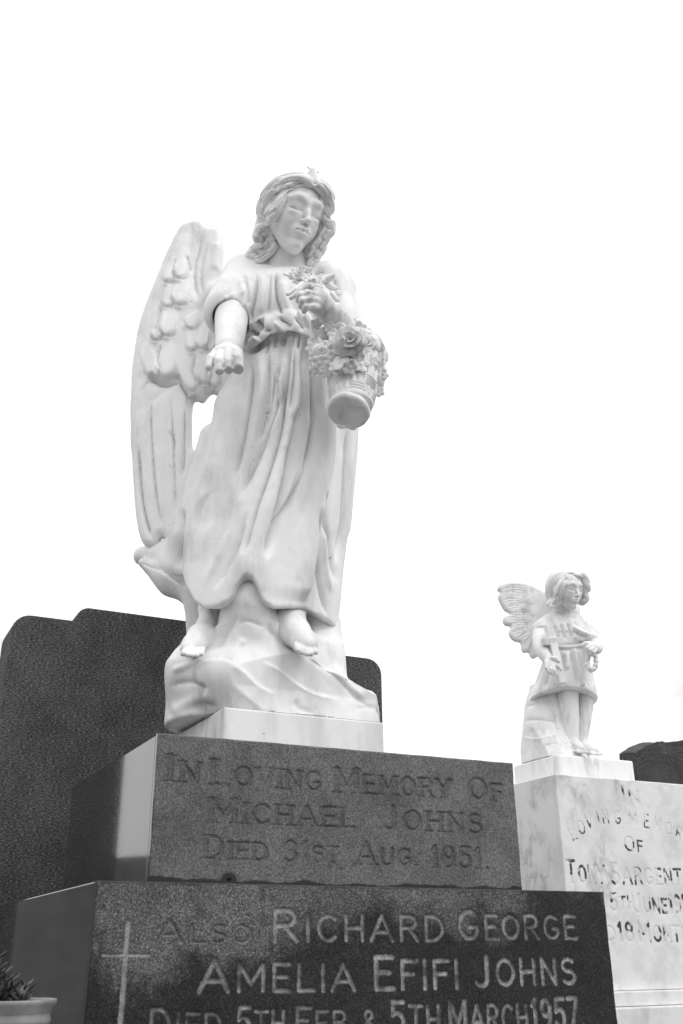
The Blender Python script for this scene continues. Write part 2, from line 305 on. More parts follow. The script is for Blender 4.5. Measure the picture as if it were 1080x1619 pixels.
class Face:      # a vertical stone face (plane y = Y) as a fine height field, carved inwards
    def __init__(s, x0, x1, z0, z1, Y, step):
        s.x = np.linspace(x0, x1, int((x1-x0)/step)+1); s.z = np.linspace(z0, z1, int((z1-z0)/step)+1); s.Y = Y
        s.X, s.Z = np.meshgrid(s.x, s.z, indexing='ij'); s.d = np.zeros_like(s.X); s.ink = np.zeros_like(s.X); s.gr = np.zeros_like(s.X)
    def seg(s, pts, w, depth, ink=1., edge=0.):
        p = np.array(pts); m = w*1.5+.006; i0, i1 = np.searchsorted(s.x, [p[:, 0].min()-m, p[:, 0].max()+m]); j0, j1 = np.searchsorted(s.z, [p[:, 1].min()-m, p[:, 1].max()+m])
        if i1 <= i0 or j1 <= j0: return
        X = s.X[i0:i1, j0:j1]; Z = s.Z[i0:i1, j0:j1]; D = np.full(X.shape, 9.)
        for a, b in zip(p[:-1], p[1:]):
            ab = b-a; t = np.clip(((X-a[0])*ab[0]+(Z-a[1])*ab[1])/max(ab@ab, 1e-12), 0, 1); D = np.minimum(D, np.hypot(X-a[0]-t*ab[0], Z-a[1]-t*ab[1]))
        jit = noise3(np.stack([X.ravel()*1., Z.ravel()*1., X.ravel()*0], 1), 420, 3, 2).reshape(X.shape)*.0011
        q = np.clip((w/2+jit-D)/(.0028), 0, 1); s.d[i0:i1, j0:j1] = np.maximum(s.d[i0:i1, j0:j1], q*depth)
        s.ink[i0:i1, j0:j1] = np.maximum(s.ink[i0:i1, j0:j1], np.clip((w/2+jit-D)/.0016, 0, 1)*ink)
        if edge: s.gr[i0:i1, j0:j1] = np.maximum(s.gr[i0:i1, j0:j1], np.exp(-((D-w/2)/.0022)**2)*edge)  # dark outline along the cut, edge shadow painted in
    def word(s, txt, p0, p1, hpx, wt=.15, depth=.003, small=.78, serif=False, ink=1., edge=0.):      # p0, p1: where the baseline starts and ends
        a = onY(*p0, s.Y); b = onY(*p1, s.Y); H = onY(p0[0], p0[1]-hpx, s.Y)[2]-a[2]; lay, tot = layout(txt, small); k = (b[0]-a[0])/tot; sl_ = (b[2]-a[2])/(b[0]-a[0])
        for ch, x, sm in lay:
            wch, st = G[ch]
            def T(q): return (a[0]+(x+q[0]*sm)*k, a[2]+sl_*(x+q[0]*sm)*k+q[1]*sm*H)
            for pl in st: s.seg([T(q) for q in pl], wt*H*(.9 if sm < 1 else 1.05), depth, ink, edge)
            if serif:
                for q in SER.get(ch, []): s.seg([T((q[0]-.13, q[1])), T((q[0]+.13, q[1]))], wt*H*.55, depth, ink, edge)
    def wear(s, k, seed=3):
        p = np.stack([s.X.ravel(), s.Z.ravel(), s.X.ravel()*0], 1); a = noise3(p, 130, seed, 4).reshape(s.X.shape); b = noise3(p, 30, seed+1, 2).reshape(s.X.shape); m = np.clip(1-k*np.clip(a+b*.6, 0, 1)*1.6, .15, 1); s.d *= m; s.ink *= m; s.gr *= m
    def build(s, name, mats, parent, thick=.012, ease=.0025, rough=.0004, seed=1):
        e = np.minimum(np.minimum(s.X-s.x[0], s.x[-1]-s.X), np.minimum(s.Z-s.z[0], s.z[-1]-s.Z)); pts = np.stack([s.X.ravel(), s.Z.ravel(), s.X.ravel()*0], 1)
        s.d += noise3(pts, 90, seed, 4).reshape(s.X.shape)*rough
        er = ease*(1+.9*np.clip(noise3(pts, 60, seed+3, 3).reshape(s.X.shape), -1, 2)); s.d += np.where(e < er, er*(1-e/er)**2*.8, 0)
        nx, nz_ = s.X.shape; V = np.stack([s.X, s.Y+s.d, s.Z], -1).reshape(-1, 3); id_ = np.arange(nx*nz_).reshape(nx, nz_)
        Q = np.stack([id_[:-1, :-1], id_[1:, :-1], id_[1:, 1:], id_[:-1, 1:]], -1).reshape(-1, 4)
        ring = np.concatenate([id_[:, 0], id_[-1, 1:], id_[-2::-1, -1], id_[0, -2:0:-1]]); R = V[ring].copy(); R[:, 1] = s.Y+thick; n = len(V); m = len(ring); k = np.arange(m)
        S = np.stack([ring, n+k, n+(k+1) % m, ring[(k+1) % m]], 1); V = np.concatenate([V, R]); loc = np.array(parent.location)
        o = obj(name, V-loc, np.concatenate([Q, S]), mats, parent, attrs={'ink': np.r_[s.ink.ravel(), np.zeros(m)], 'grime_shade': np.r_[s.gr.ravel(), np.zeros(m)]}, smooth=False)
        mi = np.zeros(len(Q)+m, np.int32); mi[len(Q):] = len(mats)-1; o.data.polygons.foreach_set('material_index', mi)
        sm = np.ones(len(Q)+m, bool); sm[len(Q):] = False; o.data.polygons.foreach_set('use_smooth', sm); return o
def box(name, lo, hi, m, parent=None, bevel=.003, rel=True):
    x0, y0, z0 = lo; x1, y1, z1 = hi; V = np.array([(x, y, z) for x in (x0, x1) for y in (y0, y1) for z in (z0, z1)])
    if parent is not None and rel: V = V-np.array(parent.location)
    F = [(0, 1, 3, 2), (4, 6, 7, 5), (0, 4, 5, 1), (2, 3, 7, 6), (0, 2, 6, 4), (1, 5, 7, 3)]; o = obj(name, V, F, m, parent, smooth=False)
    if bevel: b = o.modifiers.new('b', 'BEVEL'); b.width = bevel; b.segments = 3; b.limit_method = 'NONE'
    return o
XL, XR, YU, ZT, ZM = .521, 1.321, 1.822, 1.1245, .859      # upper block: left, right, front, top, bottom
LXL, LXR, YL = .403, 1.439, 1.706                           # lower block
def stone(name, label, cat, x0, x1, y0, y1, z0, z1, face, face_mats, side, group=None):
    t = thing(name, ((x0+x1)/2, (y0+y1)/2, z0), label, cat, group)
    face.build('inscribed_face', face_mats, t); box('stone_body', (x0, y0+.0125, z0), (x1, y1, z1), side, t); return t
# ---- upper block
f = Face(XL, XR, ZM, ZT, YU, .00125)
U = dict(serif=True, depth=.0026, edge=.34, ink=.25)  # recesses and outlines of these letters are darkened in colour as carved shade
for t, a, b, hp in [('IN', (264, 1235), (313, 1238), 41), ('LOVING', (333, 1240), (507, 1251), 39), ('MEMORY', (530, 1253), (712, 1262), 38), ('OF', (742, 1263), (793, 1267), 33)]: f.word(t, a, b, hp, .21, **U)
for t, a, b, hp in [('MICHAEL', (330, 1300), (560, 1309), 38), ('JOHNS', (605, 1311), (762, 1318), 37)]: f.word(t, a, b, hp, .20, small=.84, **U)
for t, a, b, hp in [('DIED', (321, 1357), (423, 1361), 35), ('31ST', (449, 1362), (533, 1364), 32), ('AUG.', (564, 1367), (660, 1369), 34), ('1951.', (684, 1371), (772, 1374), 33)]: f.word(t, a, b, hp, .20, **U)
f.wear(.5)
# chipped lower arris, dark joint grime and the little drain notch
nzz = noise3(np.stack([f.X.ravel(), f.Z.ravel(), f.X.ravel()*0], 1), 55, 9, 4).reshape(f.X.shape)
lowline = .012+.006*nzz; g_ = np.clip((lowline-(f.Z-ZM))/.003, 0, 1)
hole = onY(362, 1392, YU); rr = np.hypot(f.X-hole[0], (f.Z-hole[2])*1.1); g_ = np.maximum(g_, np.clip((.019-rr)/.006, 0, 1)); f.d += np.clip((.005-rr)/.003, 0, 1)*.004
f.gr = np.maximum(f.gr, g_*.93); f.gr = np.maximum(f.gr, np.clip((.0035-(f.X-XL))/.002, 0, 1)*.5*(nzz > 0))
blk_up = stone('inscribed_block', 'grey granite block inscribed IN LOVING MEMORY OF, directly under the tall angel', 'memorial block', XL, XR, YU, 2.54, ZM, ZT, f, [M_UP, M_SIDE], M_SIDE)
# ---- lower block
f = Face(LXL, LXR, .56, ZM-.002, YL, .0013)
Lw = dict(depth=.0028, edge=.35, ink=1.)
for t, a, b, hp, k in [('ALSO', (246, 1490), (398, 1491), 34, .35), ('RICHARD', (430, 1487), (703, 1486), 48, .8), ('GEORGE', (725, 1484), (912, 1483), 44, .8)]: f.word(t, a, b, hp, .20, small=.84, depth=.0028, edge=.35, ink=k)
for t, a, b, hp, k in [('AMELIA', (313, 1567), (562, 1565), 49, .75), ('EFIFI', (591, 1563), (726, 1561), 50, 1), ('JOHNS', (753, 1558), (911, 1554), 46, 1)]: f.word(t, a, b, hp, .21, small=.88, depth=.0028, edge=.35, ink=k)
for t, a, b, hp, k in [('DIED', (234, 1640), (350, 1639), 44, .6), ('5TH', (374, 1637), (450, 1636), 44, .9), ('FEB', (467, 1635), (549, 1634), 42, .7), ('&', (574, 1633), (597, 1633), 36, .8), ('5TH', (618, 1632), (697, 1630), 48, .9), ('MARCH', (711, 1630), (836, 1627), 47, .8), ('1957.', (843, 1626), (925, 1622), 46, 1)]: f.word(t, a, b, hp, .20, small=.86, depth=.0028, edge=.35, ink=k)
f.wear(.18, 8)
c0, c1, c2, c3 = [onY(*q, YL) for q in ((203, 1458), (189, 1640), (163, 1510), (236, 1510))]
f.seg([(c0[0], c0[2]), (c1[0], c1[2])], .010, .0025, .85, .2); f.seg([(c2[0], c2[2]), (c3[0], c3[2])], .006, .0025, .9, .2)
f.gr = np.maximum(f.gr, np.clip((.0045-(f.Z.max()-f.Z))/.002, 0, 1)*.7); f.gr = np.maximum(f.gr, np.clip((.0035-(f.X-LXL))/.002, 0, 1)*.55)
nzz = noise3(np.stack([f.X.ravel(), f.Z.ravel(), f.X.ravel()*0], 1), 22, 19, 4).reshape(f.X.shape)
jx = onY(415, 1400, YL); f.gr = np.maximum(f.gr, np.exp(-((f.X-jx[0]+.004*nzz)/.006)**2)*np.clip((f.Z-(jx[2]-.03))/.02, 0, 1)*.6)
blk_lo = stone('inscribed_block', 'dark granite base block inscribed RICHARD GEORGE, AMELIA EFIFI JOHNS with a thin engraved cross', 'memorial block', LXL, LXR, YL, 2.66, .56, ZM-.002, f, [M_LO, M_SIDE], M_SIDE)
for o in (blk_up, blk_lo): pass
step = thing('foundation_step', (.92, 2.1, 0), 'low granite foundation step carrying the dark inscribed block and the flower pot', 'step')
box('step_stone', (.02, 1.45, 0), (1.82, 3.0, .558), M_UP, step, .008)
# ---- tall rear headstone with a raised middle and rounded shoulders, tooled face
SX0, SX1, SY, SB = .352, 1.4915, 2.72, 2.88
def slab_profile():
    zs, zc, r = 1.6, 1.643, .05; x0, x1 = SX0, SX1; a, b = .512, x0+x1-.512; p = [(x0, .5)]
    p += [(x0+r-r*math.cos(t), zs-r+r*math.sin(t)) for t in np.radians(np.linspace(0, 90, 8))]
    p += [(a, zs)]+[(a+.03+(-.02)+.035*(1-math.cos(t)), zs+.008+(zc-zs-.008)*math.sin(t)) for t in np.radians(np.linspace(0, 90, 7))]
    return p+[(x0+x1-x, z) for x, z in reversed(p)]
def prism(prof, y0, y1, name, m, parent, bevel=.004):
    n = len(prof); l = parent.location; V = [(x-l[0], y0-l[1], z-l[2]) for x, z in prof]+[(x-l[0], y1-l[1], z-l[2]) for x, z in prof]
    F = [tuple(range(n)), tuple(range(2*n-1, n-1, -1))]+[(i+n, (i+1) % n+n, (i+1) % n, i) for i in range(n)]
    o = obj(name, V, F, m, parent, smooth=False); b = o.modifiers.new('b', 'BEVEL'); b.width = bevel; b.segments = 2; b.limit_method = 'ANGLE'; b.angle_limit = math.radians(50); return o
sl_t = thing('headstone', (.92, 2.8, .558), 'big dark granite headstone with stepped rounded shoulders standing behind the tall angel', 'headstone')
prism(slab_profile(), SY, SB, 'headstone_slab', M_SLAB, sl_t)
# ---- far right headstone with a rough broken top
def rough_stone(name, x0, x1, y0, y1, prof, label, m, seed=4):
    t = thing(name, ((x0+x1)/2, (y0+y1)/2, 0), label, 'headstone'); nx, nz2, ny = 90, 60, 10; r = np.array(prof, float)
    xs = np.linspace(x0, x1, nx); top = np.interp(xs, r[:, 0], r[:, 1]); V = []; 
    ring = []                                            # section across the thickness: front bottom -> front top -> back top -> back bottom
    ts = [(0, v) for v in np.linspace(0, 1, nz2)]+[(u, 1) for u in np.linspace(0, 1, ny+2)[1:-1]]+[(1, v) for v in np.linspace(1, 0, nz2//3)]
    G_ = np.array([[(x, y0+(y1-y0)*u, tp*v) for u, v in ts] for x, tp in zip(xs, top)]); V = G_.reshape(-1, 3); n1, n2 = len(xs), len(ts)
    rough = np.array([0.0015+.02*max(0, (v-.93)/.07) if u in (0, 1) else .028 for u, v in ts]); rr_ = np.tile(rough, n1)
    V = V+np.stack([noise3(V, 16, seed+i, 5) for i in range(3)], 1)*rr_[:, None]*np.array([.5, .8, .8])
    id_ = np.arange(n1*n2).reshape(n1, n2); Q = np.stack([id_[:-1, :-1], id_[1:, :-1], id_[1:, 1:], id_[:-1, 1:]], -1).reshape(-1, 4)
    Fs = [tuple(q) for q in Q]+[tuple(id_[0]), tuple(id_[-1][::-1])]; return t, obj('headstone_slab', V-np.array(t.location), Fs, m, t, smooth=False)
q = [onY(*p, 3.55) for p in ((983, 1182), (990, 1178), (1003, 1172), (1015, 1168), (1027, 1168), (1035, 1171), (1052, 1170), (1072, 1167), (1080, 1164))]
x0r = q[0][0]; prof = [(p[0], p[2]) for p in q]+[(q[-1][0]+.25, q[-1][2]+.03), (q[-1][0]+.5, q[-1][2]-.05)]
x0r += .075; prof = [(a_+.075, b_) for a_, b_ in prof]
rough_stone('headstone', x0r, prof[-1][0], 3.55, 3.66, prof, 'dark rough-topped granite headstone behind the white marble pedestal at right edge', M_ROCK)
# ---- white marble pedestal of the child angel
PX0, PX1, PY0, PY1, PZ = 2.203, 2.84, 2.80, 3.40, 1.3005
pz0 = onY(1030, 1565, PY0)[2]
f = Face(PX0, PX1, pz0, PZ, PY0, .0016)
mk = noise3(np.stack([f.X.ravel(), f.Z.ravel(), f.X.ravel()*0], 1), 150, 5, 3).reshape(f.X.shape)
Mk = dict(depth=.0011, ink=1.)
f.word('IN', (984, 1268), (1011, 1270), 25, .22, **Mk)
f.word('OF', (988, 1344), (1017, 1347), 22, .2, **Mk)
f.word('TONY', (898, 1396), (957, 1396), 35, .17, **Mk); f.word('SARGENTA', (966, 1397), (1096, 1400), 33, .17, **Mk)
f.word('5TH', (966, 1440), (1003, 1437), 26, .2, **Mk); f.word('JUNE', (1004, 1442), (1056, 1443), 28, .2, **Mk); f.word('1951', (1060, 1443), (1098, 1444), 28, .2, **Mk)
f.word('AGED', (890, 1485), (974, 1487), 29, .2, **Mk); f.word('18', (979, 1488), (1004, 1488), 29, .2, **Mk); f.word('MONTHS', (1010, 1488), (1104, 1488), 31, .19, **Mk)
for ch, u, v, rot in [('L', 905, 1323, 28), ('O', 919, 1313, 20), ('V', 931, 1303, 15), ('I', 946, 1298, 10), ('N', 957, 1296, 6), ('G', 976, 1297, 2), ('M', 1001, 1299, -3), ('E', 1022, 1303, -9), ('M', 1040, 1307, -15), ('O', 1057, 1315, -20), ('R', 1074, 1323, -26), ('Y', 1090, 1333, -32)]:
    c = onY(u, v-5, PY0); H = .043; ra = math.radians(rot*.9); wch, st = G[ch]
    for pl in st:
        f.seg([(c[0]+math.cos(ra)*(x-wch/2)*H-math.sin(ra)*(z-.5)*H, c[2]+math.sin(ra)*(x-wch/2)*H+math.cos(ra)*(z-.5)*H) for x, z in pl], .0072, .0011, 1.)
# most of the lead filling has dropped out: only flecks and the drilled key holes stay dark
mk2 = noise3(np.stack([f.X.ravel(), f.Z.ravel(), f.X.ravel()*0], 1), 48, 15, 2).reshape(f.X.shape)
f.ink *= np.clip((mk+mk2*1.1-.32)/.22, .10, 1)
ped = stone('marble_pedestal', 'white veined marble pedestal with worn dark lettering, under the child angel', 'pedestal', PX0, PX1, PY0, PY1, pz0, PZ, f, [M_PED, M_PED], M_PED)
zz1 = onY(1030, 1590, PY0-.03)[2]
tier = thing('marble_plinth', ((PX0+PX1)/2, 3.1, .2), 'wide white marble base tier beneath the inscribed marble pedestal', 'plinth')
box('plinth_top_course', (PX0-.04, PY0-.03, zz1), (PX1+.04, PY1+.03, pz0-.001), M_PED, tier, .004)
f = Face(PX0-.07, PX1+.07, .2, zz1-.001, PY0-.06, .003)
f.word('SADLY', (985, 1640), (1060, 1642), 28, .2, depth=.002, ink=1) if False else None
f.build('inscribed_face', [M_PED, M_PED], tier); box('plinth_body', (PX0-.07, PY0-.0475, .2), (PX1+.07, PY1+.06, zz1-.001), M_PED, tier)
box('footing', (PX0-.12, PY0-.12, 0), (PX1+.12, PY1+.12, .199), M_UP, tier)
# ---- unseen dark wall, added left of the view for the polished stone to mirror
wl_ = thing('reflection_wall', (-6.5, 8, 0), 'long low dark wall out of view, added as a reflection for the polished granite', 'wall')
xs_ = np.linspace(-14, .6, 60); tz = 1.46+.05*np.sin(xs_*1.3)+.03*np.sin(xs_*4.1+1); prism([(-14, 0)]+list(zip(xs_, tz))+[(.6, 0)], 7.85, 8.15, 'wall_body', M_UP, wl_)
# ---- ground
def plane(name, x0, x1, y0, y1, z, m): return tag(obj(name, [(x0, y0, z), (x1, y0, z), (x1, y1, z), (x0, y1, z)], [(0, 1, 2, 3)], m, smooth=False), None, kind='structure')
M_GR = granite('gravel_ground', .05, .22, .12, 60, .95, bump=.8); M_PATH = granite('concrete_path', .12, .26, .19, 120, .9, bump=.3)
plane('ground', -900, 900, -900, 900, 0, M_GR); plane('path', -30, 30, -.9, .8, .004, M_PATH)
# ================================================================== sculpture helpers
def RotHead(yaw, pitch, roll=0):      # columns: face-right (image right), face-forward, face-up in the statue frame
    y, p, r = map(math.radians, (yaw, pitch, roll)); F = np.array([math.sin(y)*math.cos(p), -math.cos(y)*math.cos(p), -math.sin(p)])
    Rr = np.array([math.cos(y), math.sin(y), 0]); Up = np.cross(F, Rr)
    if Up[2] < 0: Up = -Up
    Rr, Up = Rr*math.cos(r)+Up*(-math.sin(r)), Up*math.cos(r)+Rr*math.sin(r); return np.stack([Rr, F, Up], 1)
def head(v, C, R, H, child=False):
    T = lambda x, y, z: C+R@(np.array([x, y, z])*H)
    def E(x, y, z, a, b, c, k=.05, mode='u', R2=None): v.ell(T(x, y, z), np.array([a, b, c])*H, k*H, mode, R if R2 is None else R@R2)
    def K(pts, rs, k=.03, mode='u'): v.chain([T(*p) for p in pts], [r*H for r in rs], k*H, mode)
    w = 1.06 if child else 1.
    E(0, -.06, .14, .335*w, .42, .36); E(0, .14, -.02, .245*w, .25, .37, .12); E(0, .19, -.36, .10, .12, .09, .14)
    for s in (-1, 1):
        E(s*.125*w, .22, -.13, .115*w, .13, .15, .12); K([(s*.165*w, -.02, -.20), (s*.055, .21, -.41)], (.068*w, .055*w), .10)
        E(s*.32*w, -.03, -.02, .035, .08, .11, .03)
    # eye sockets, lids
    for s in (-1, 1):
        E(s*.116, .455, .030, .078, .060, .050, .10, 's')
        E(s*.126, .288, .040, .094, .096, .095, .035)
        K([(s*.06, .362, .135), (s*.13, .368, .150), (s*.225, .300, .115)], (.008, .008, .006), .10)
        K([(s*.052, .372, -.004), (s*.126, .395, -.034), (s*.205, .330, -.006)], (.009, .018, .009), .008, 's')
        E(s*.14, .33, -.055, .07, .04, .02, .04)
    K([(0, .375, .09), (0, .412, -.02), (0, .468, -.115)], (.026, .026, .034), .055); E(0, .462, -.125, .040, .040, .032, .025)
    for s in (-1, 1): E(s*.043, .422, -.135, .026, .036, .024, .022); E(s*.021, .446, -.163, .012, .018, .009, .008, 's')
    E(0, .350, -.25, .12, .085, .085, .06)
    K([(-.080, .385, -.245), (-.028, .436, -.222), (0, .434, -.228), (.028, .436, -.222), (.080, .385, -.245)], (.009, .021, .018, .021, .009), .015)
    K([(-.055, .402, -.280), (0, .432, -.290), (.055, .402, -.280)], (.014, .029, .014), .018)
    K([(-.090, .392, -.250), (-.03, .452, -.253), (0, .455, -.258), (.03, .452, -.253), (.090, .392, -.250)], (.009, .011, .011, .011, .009), .007, 's')
    K([(-.045, .43, -.338), (.045, .43, -.338)], (.026, .026), .045, 's'); K([(0, .455, -.19), (0, .452, -.205)], (.009, .009), .02, 's')
    E(0, .30, -.41, .080, .10, .075, .06)
def fingers(v, lst, D0=None, k=.003):
    for pts, rs in lst: v.chain([P(*p) for p in pts], [r*px(*p) for p, r in zip(pts, rs)], k)
def tubes(v, lst, k):
    for pts, rs in lst:
        p3 = spline([P(*p) for p in pts], 4); r3 = np.interp(np.linspace(0, 1, len(p3)), np.linspace(0, 1, len(rs)), [r*px(*pts[min(i, len(pts)-1)]) for i, r in enumerate(rs)]); v.chain(list(p3), list(r3), k)
class Loft:      # stacked ellipses: rows (x_left, x_right, y, D, half-depth)
    def __init__(s, rows, fold=None, power=2.):
        s.z, s.c, s.d, s.a, s.b = [], [], [], [], []
        for xl, xr, y, D, b in rows:
            c = P((xl+xr)/2, y, D); s.z.append(c[2]); s.c.append(c[0]); s.d.append(c[1]); s.a.append((xr-xl)/2*px((xl+xr)/2, y, D)); s.b.append(b)
        o = np.argsort(s.z); s.z, s.c, s.d, s.a, s.b = [np.array(q)[o] for q in (s.z, s.c, s.d, s.a, s.b)]; s.fold = fold
    def sm(s, q, Z):
        zz = np.linspace(s.z[0], s.z[-1], 80); w = (s.z[-1]-s.z[0])/len(s.z)*.35; vals = np.interp(zz, s.z, q)
        K = np.exp(-((zz[:, None]-zz[None])/w)**2); vals = (K@vals)/K.sum(1); return np.interp(Z, zz, vals)
    def add(s, v, k=0, mode='u', cap=True):
        def fn(X, Y, Z):
            a, b, c, d = [s.sm(q, Z).astype(np.float32) for q in (s.a, s.b, s.c, s.d)]; x = X-c; y = Y-d
            if s.fold is not None:
                th = np.arctan2(x/a, -y/b); m = 1+s.fold(th, Z); a = a*m; b = b*m
            r = np.sqrt((x/a)**2+(y/b)**2); g = np.sqrt((x/a**2)**2+(y/b**2)**2)+1e-6; q = r*(r-1)/np.maximum(g, 1e-3)
            return np.maximum(q, np.maximum(s.z[0]-Z, Z-s.z[-1])) if cap else q
        m = 1.15; v.put(fn, [(s.c-s.a*m).min(), (s.d-s.b*m).min(), s.z[0]], [(s.c+s.a*m).max(), (s.d+s.b*m).max(), s.z[-1]], k, mode)
def plate(v, poly, Dfun, th, k=0, round_=.01, mode='u'):       # a slab cut to an outline of (x, y) photo points that lies on the surface D = Dfun(x, y)
    q = np.array([P(x, y, Dfun(x, y)) for x, y in poly]); lo = q.min(0); hi = q.max(0); n = len(q); C = q.mean(0)
    A = np.c_[q[:, 0]-C[0], q[:, 2]-C[2], np.ones(n)]; co = np.linalg.lstsq(A, q[:, 1]-C[1], rcond=None)[0]
    def fn(X, Y, Z):
        x = X[:, :, :]*1.; z = Z[:, :, :]*1.; x2 = np.broadcast_to(X[:, 0, 0][:, None], (X.shape[0], Z.shape[2])); z2 = np.broadcast_to(Z[0, 0, :][None], x2.shape)
        d2 = np.full(x2.shape, 1e9); ins = np.zeros(x2.shape, bool)
        for i in range(n):
            a = q[i][[0, 2]]; b = q[(i+1) % n][[0, 2]]; e = b-a; t = np.clip(((x2-a[0])*e[0]+(z2-a[1])*e[1])/max(e@e, 1e-12), 0, 1)
            d2 = np.minimum(d2, np.hypot(x2-a[0]-t*e[0], z2-a[1]-t*e[1])); c = ((a[1] > z2) != (b[1] > z2)) & (x2 < (b[0]-a[0])*(z2-a[1])/(b[1]-a[1]+1e-12)+a[0]); ins ^= c
        sd2 = np.where(ins, -d2, d2)[:, None, :]; mid = co[0]*(X-C[0])+co[1]*(Z-C[2])+co[2]+C[1]
        w = np.maximum(sd2+round_, 0); t_ = np.maximum(np.abs(Y-mid)-th+round_, 0); return np.sqrt(w*w+t_*t_)-round_+np.minimum(np.maximum(sd2+round_, np.abs(Y-mid)-th+round_), 0)
    e = abs(co[0])*(hi[0]-lo[0])+abs(co[1])*(hi[2]-lo[2]); v.put(fn, [lo[0], C[1]+co[2]-e/2-th-.05, lo[2]], [hi[0], C[1]+co[2]+e/2+th+.05, hi[2]], k, mode)

# ================================================================== the tall angel
ang = thing('angel_statue', (.92, 2.18, ZT), 'tall white marble angel holding a basket of flowers, standing on the grey granite block', 'statue')
D0 = 2.38
# ---- plinth
box('plinth', (.7235, 2.03, ZT+.001), (1.115, 2.42, 1.235), M_ST, ang, .004)
# ---- robe (bodice, sleeves, skirt, cloak) as one carved surface
v = Vol(P(210, 900, 2.5)*[1, 0, 0]+[-.03, 2.02, 1.36], [P(560, 500, 2.5)[0]+.06, 2.70, 2.74], .0027)
def skirt_fold(th, Z): return .022*np.sin(9*th+3*np.sin(2.1*Z*3)+1.)*np.clip((2.3-Z)/.5, 0, 1)*np.clip(np.abs(th)/1.2-.6, 0, 1)
Loft([(380, 512, 562, 2.37, .105), (364, 522, 600, 2.36, .132), (348, 530, 650, 2.36, .145), (334, 534, 700, 2.36, .153), (320, 534, 750, 2.36, .16), (308, 532, 800, 2.36, .168),
      (298, 526, 850, 2.36, .176), (291, 516, 900, 2.36, .184), (286, 505, 950, 2.36, .192), (284, 498, 1000, 2.36, .198)], skirt_fold).add(v, .02)
# cloak behind, hanging long to the right side
Loft([(470, 562, 640, 2.47, .10), (472, 566, 690, 2.47, .10), (470, 560, 780, 2.46, .10), (466, 548, 860, 2.45, .10), (470, 541, 920, 2.43, .10), (478, 539, 960, 2.42, .09), (484, 530, 1000, 2.41, .075)]).add(v, .02)
# back drapery swept out to the left
v.cone(P(336, 690, 2.40), P(304, 850, 2.40), .035, .055, .04); v.cone(P(300, 850, 2.42), P(288, 905, 2.44), .045, .062, .03); v.cone(P(288, 886, 2.47), P(226, 879, 2.47), .078, .026, .03)
v.cone(P(276, 908, 2.44), P(325, 952, 2.42), .045, .035, .03); v.cone(P(226, 890, 2.43), P(268, 922, 2.44), .012, .03, .02)
# torso and shoulders
Loft([(386, 510, 580, 2.37, .10), (396, 502, 540, 2.36, .112), (398, 502, 500, 2.35, .118), (390, 514, 478, 2.35, .122), (382, 524, 460, 2.36, .105), (392, 520, 447, 2.375, .080), (414, 500, 437, 2.385, .05)]).add(v, .03)
v.cone(P(394, 442, 2.37), P(516, 455, 2.37), .052, .050, .04); v.ell(P(428, 470, 2.27), (.062, .05, .06), .05); v.ell(P(487, 480, 2.27), (.058, .05, .06), .05); v.ell(P(425, 498, 2.285), (.075, .060, .065), .05); v.ell(P(472, 500, 2.29), (.06, .062, .06), .05)
# blouse rolled over the girdle
tubes(v, [([(386, 546, 2.29), (398, 534, 2.262), (411, 525, 2.25), (432, 516, 2.238), (454, 511, 2.228), (472, 516, 2.228), (490, 527, 2.24), (506, 534, 2.255)], [6, 7, 8, 7, 6, 7, 7, 6])], .035)
# right sleeve (image left)
v.cone(P(388, 438, 2.35), P(364, 494, 2.285), .064, .074, .045); v.cone(P(370, 472, 2.30), P(342, 497, 2.30), .05, .014, .03)
cn = np.array([-.10, -.55, -1.]); cn /= np.linalg.norm(cn); cu = P(364, 497, 2.215)
ca, cb = P(366, 480, 2.26), P(358, 540, 2.10); cab = cb-ca
def cuff(X, Y, Z):
    t = np.clip(((X-ca[0])*cab[0]+(Y-ca[1])*cab[1]+(Z-ca[2])*cab[2])/(cab@cab), 0, 1); d = np.sqrt((X-ca[0]-t*cab[0])**2+(Y-ca[1]-t*cab[1])**2+(Z-ca[2]-t*cab[2])**2)-.092
    return np.maximum(d, -((X-cu[0])*cn[0]+(Y-cu[1])*cn[1]+(Z-cu[2])*cn[2]))
v.put(cuff, np.minimum(ca, cb)-.1, np.maximum(ca, cb)+.1, .003, 's')
v.cone(P(366, 492, 2.27), P(363, 530, 2.22), .050, .050, .006, 's')
# left shoulder puff and upper sleeve
v.ell(P(516, 441, 2.31), (.046, .055, .050), .012); v.ell(P(524, 460, 2.32), (.05, .055, .06), .02); v.cone(P(522, 455, 2.34), P(545, 520, 2.30), .055, .055, .03)
# big central fold ending in a blunt tube over the rock
tubes(v, [([(470, 530, 2.26), (462, 600, 2.235), (448, 680, 2.225), (430, 760, 2.21), (408, 850, 2.195), (393, 925, 2.185)], [9, 13, 15, 18, 21, 22])], .03)
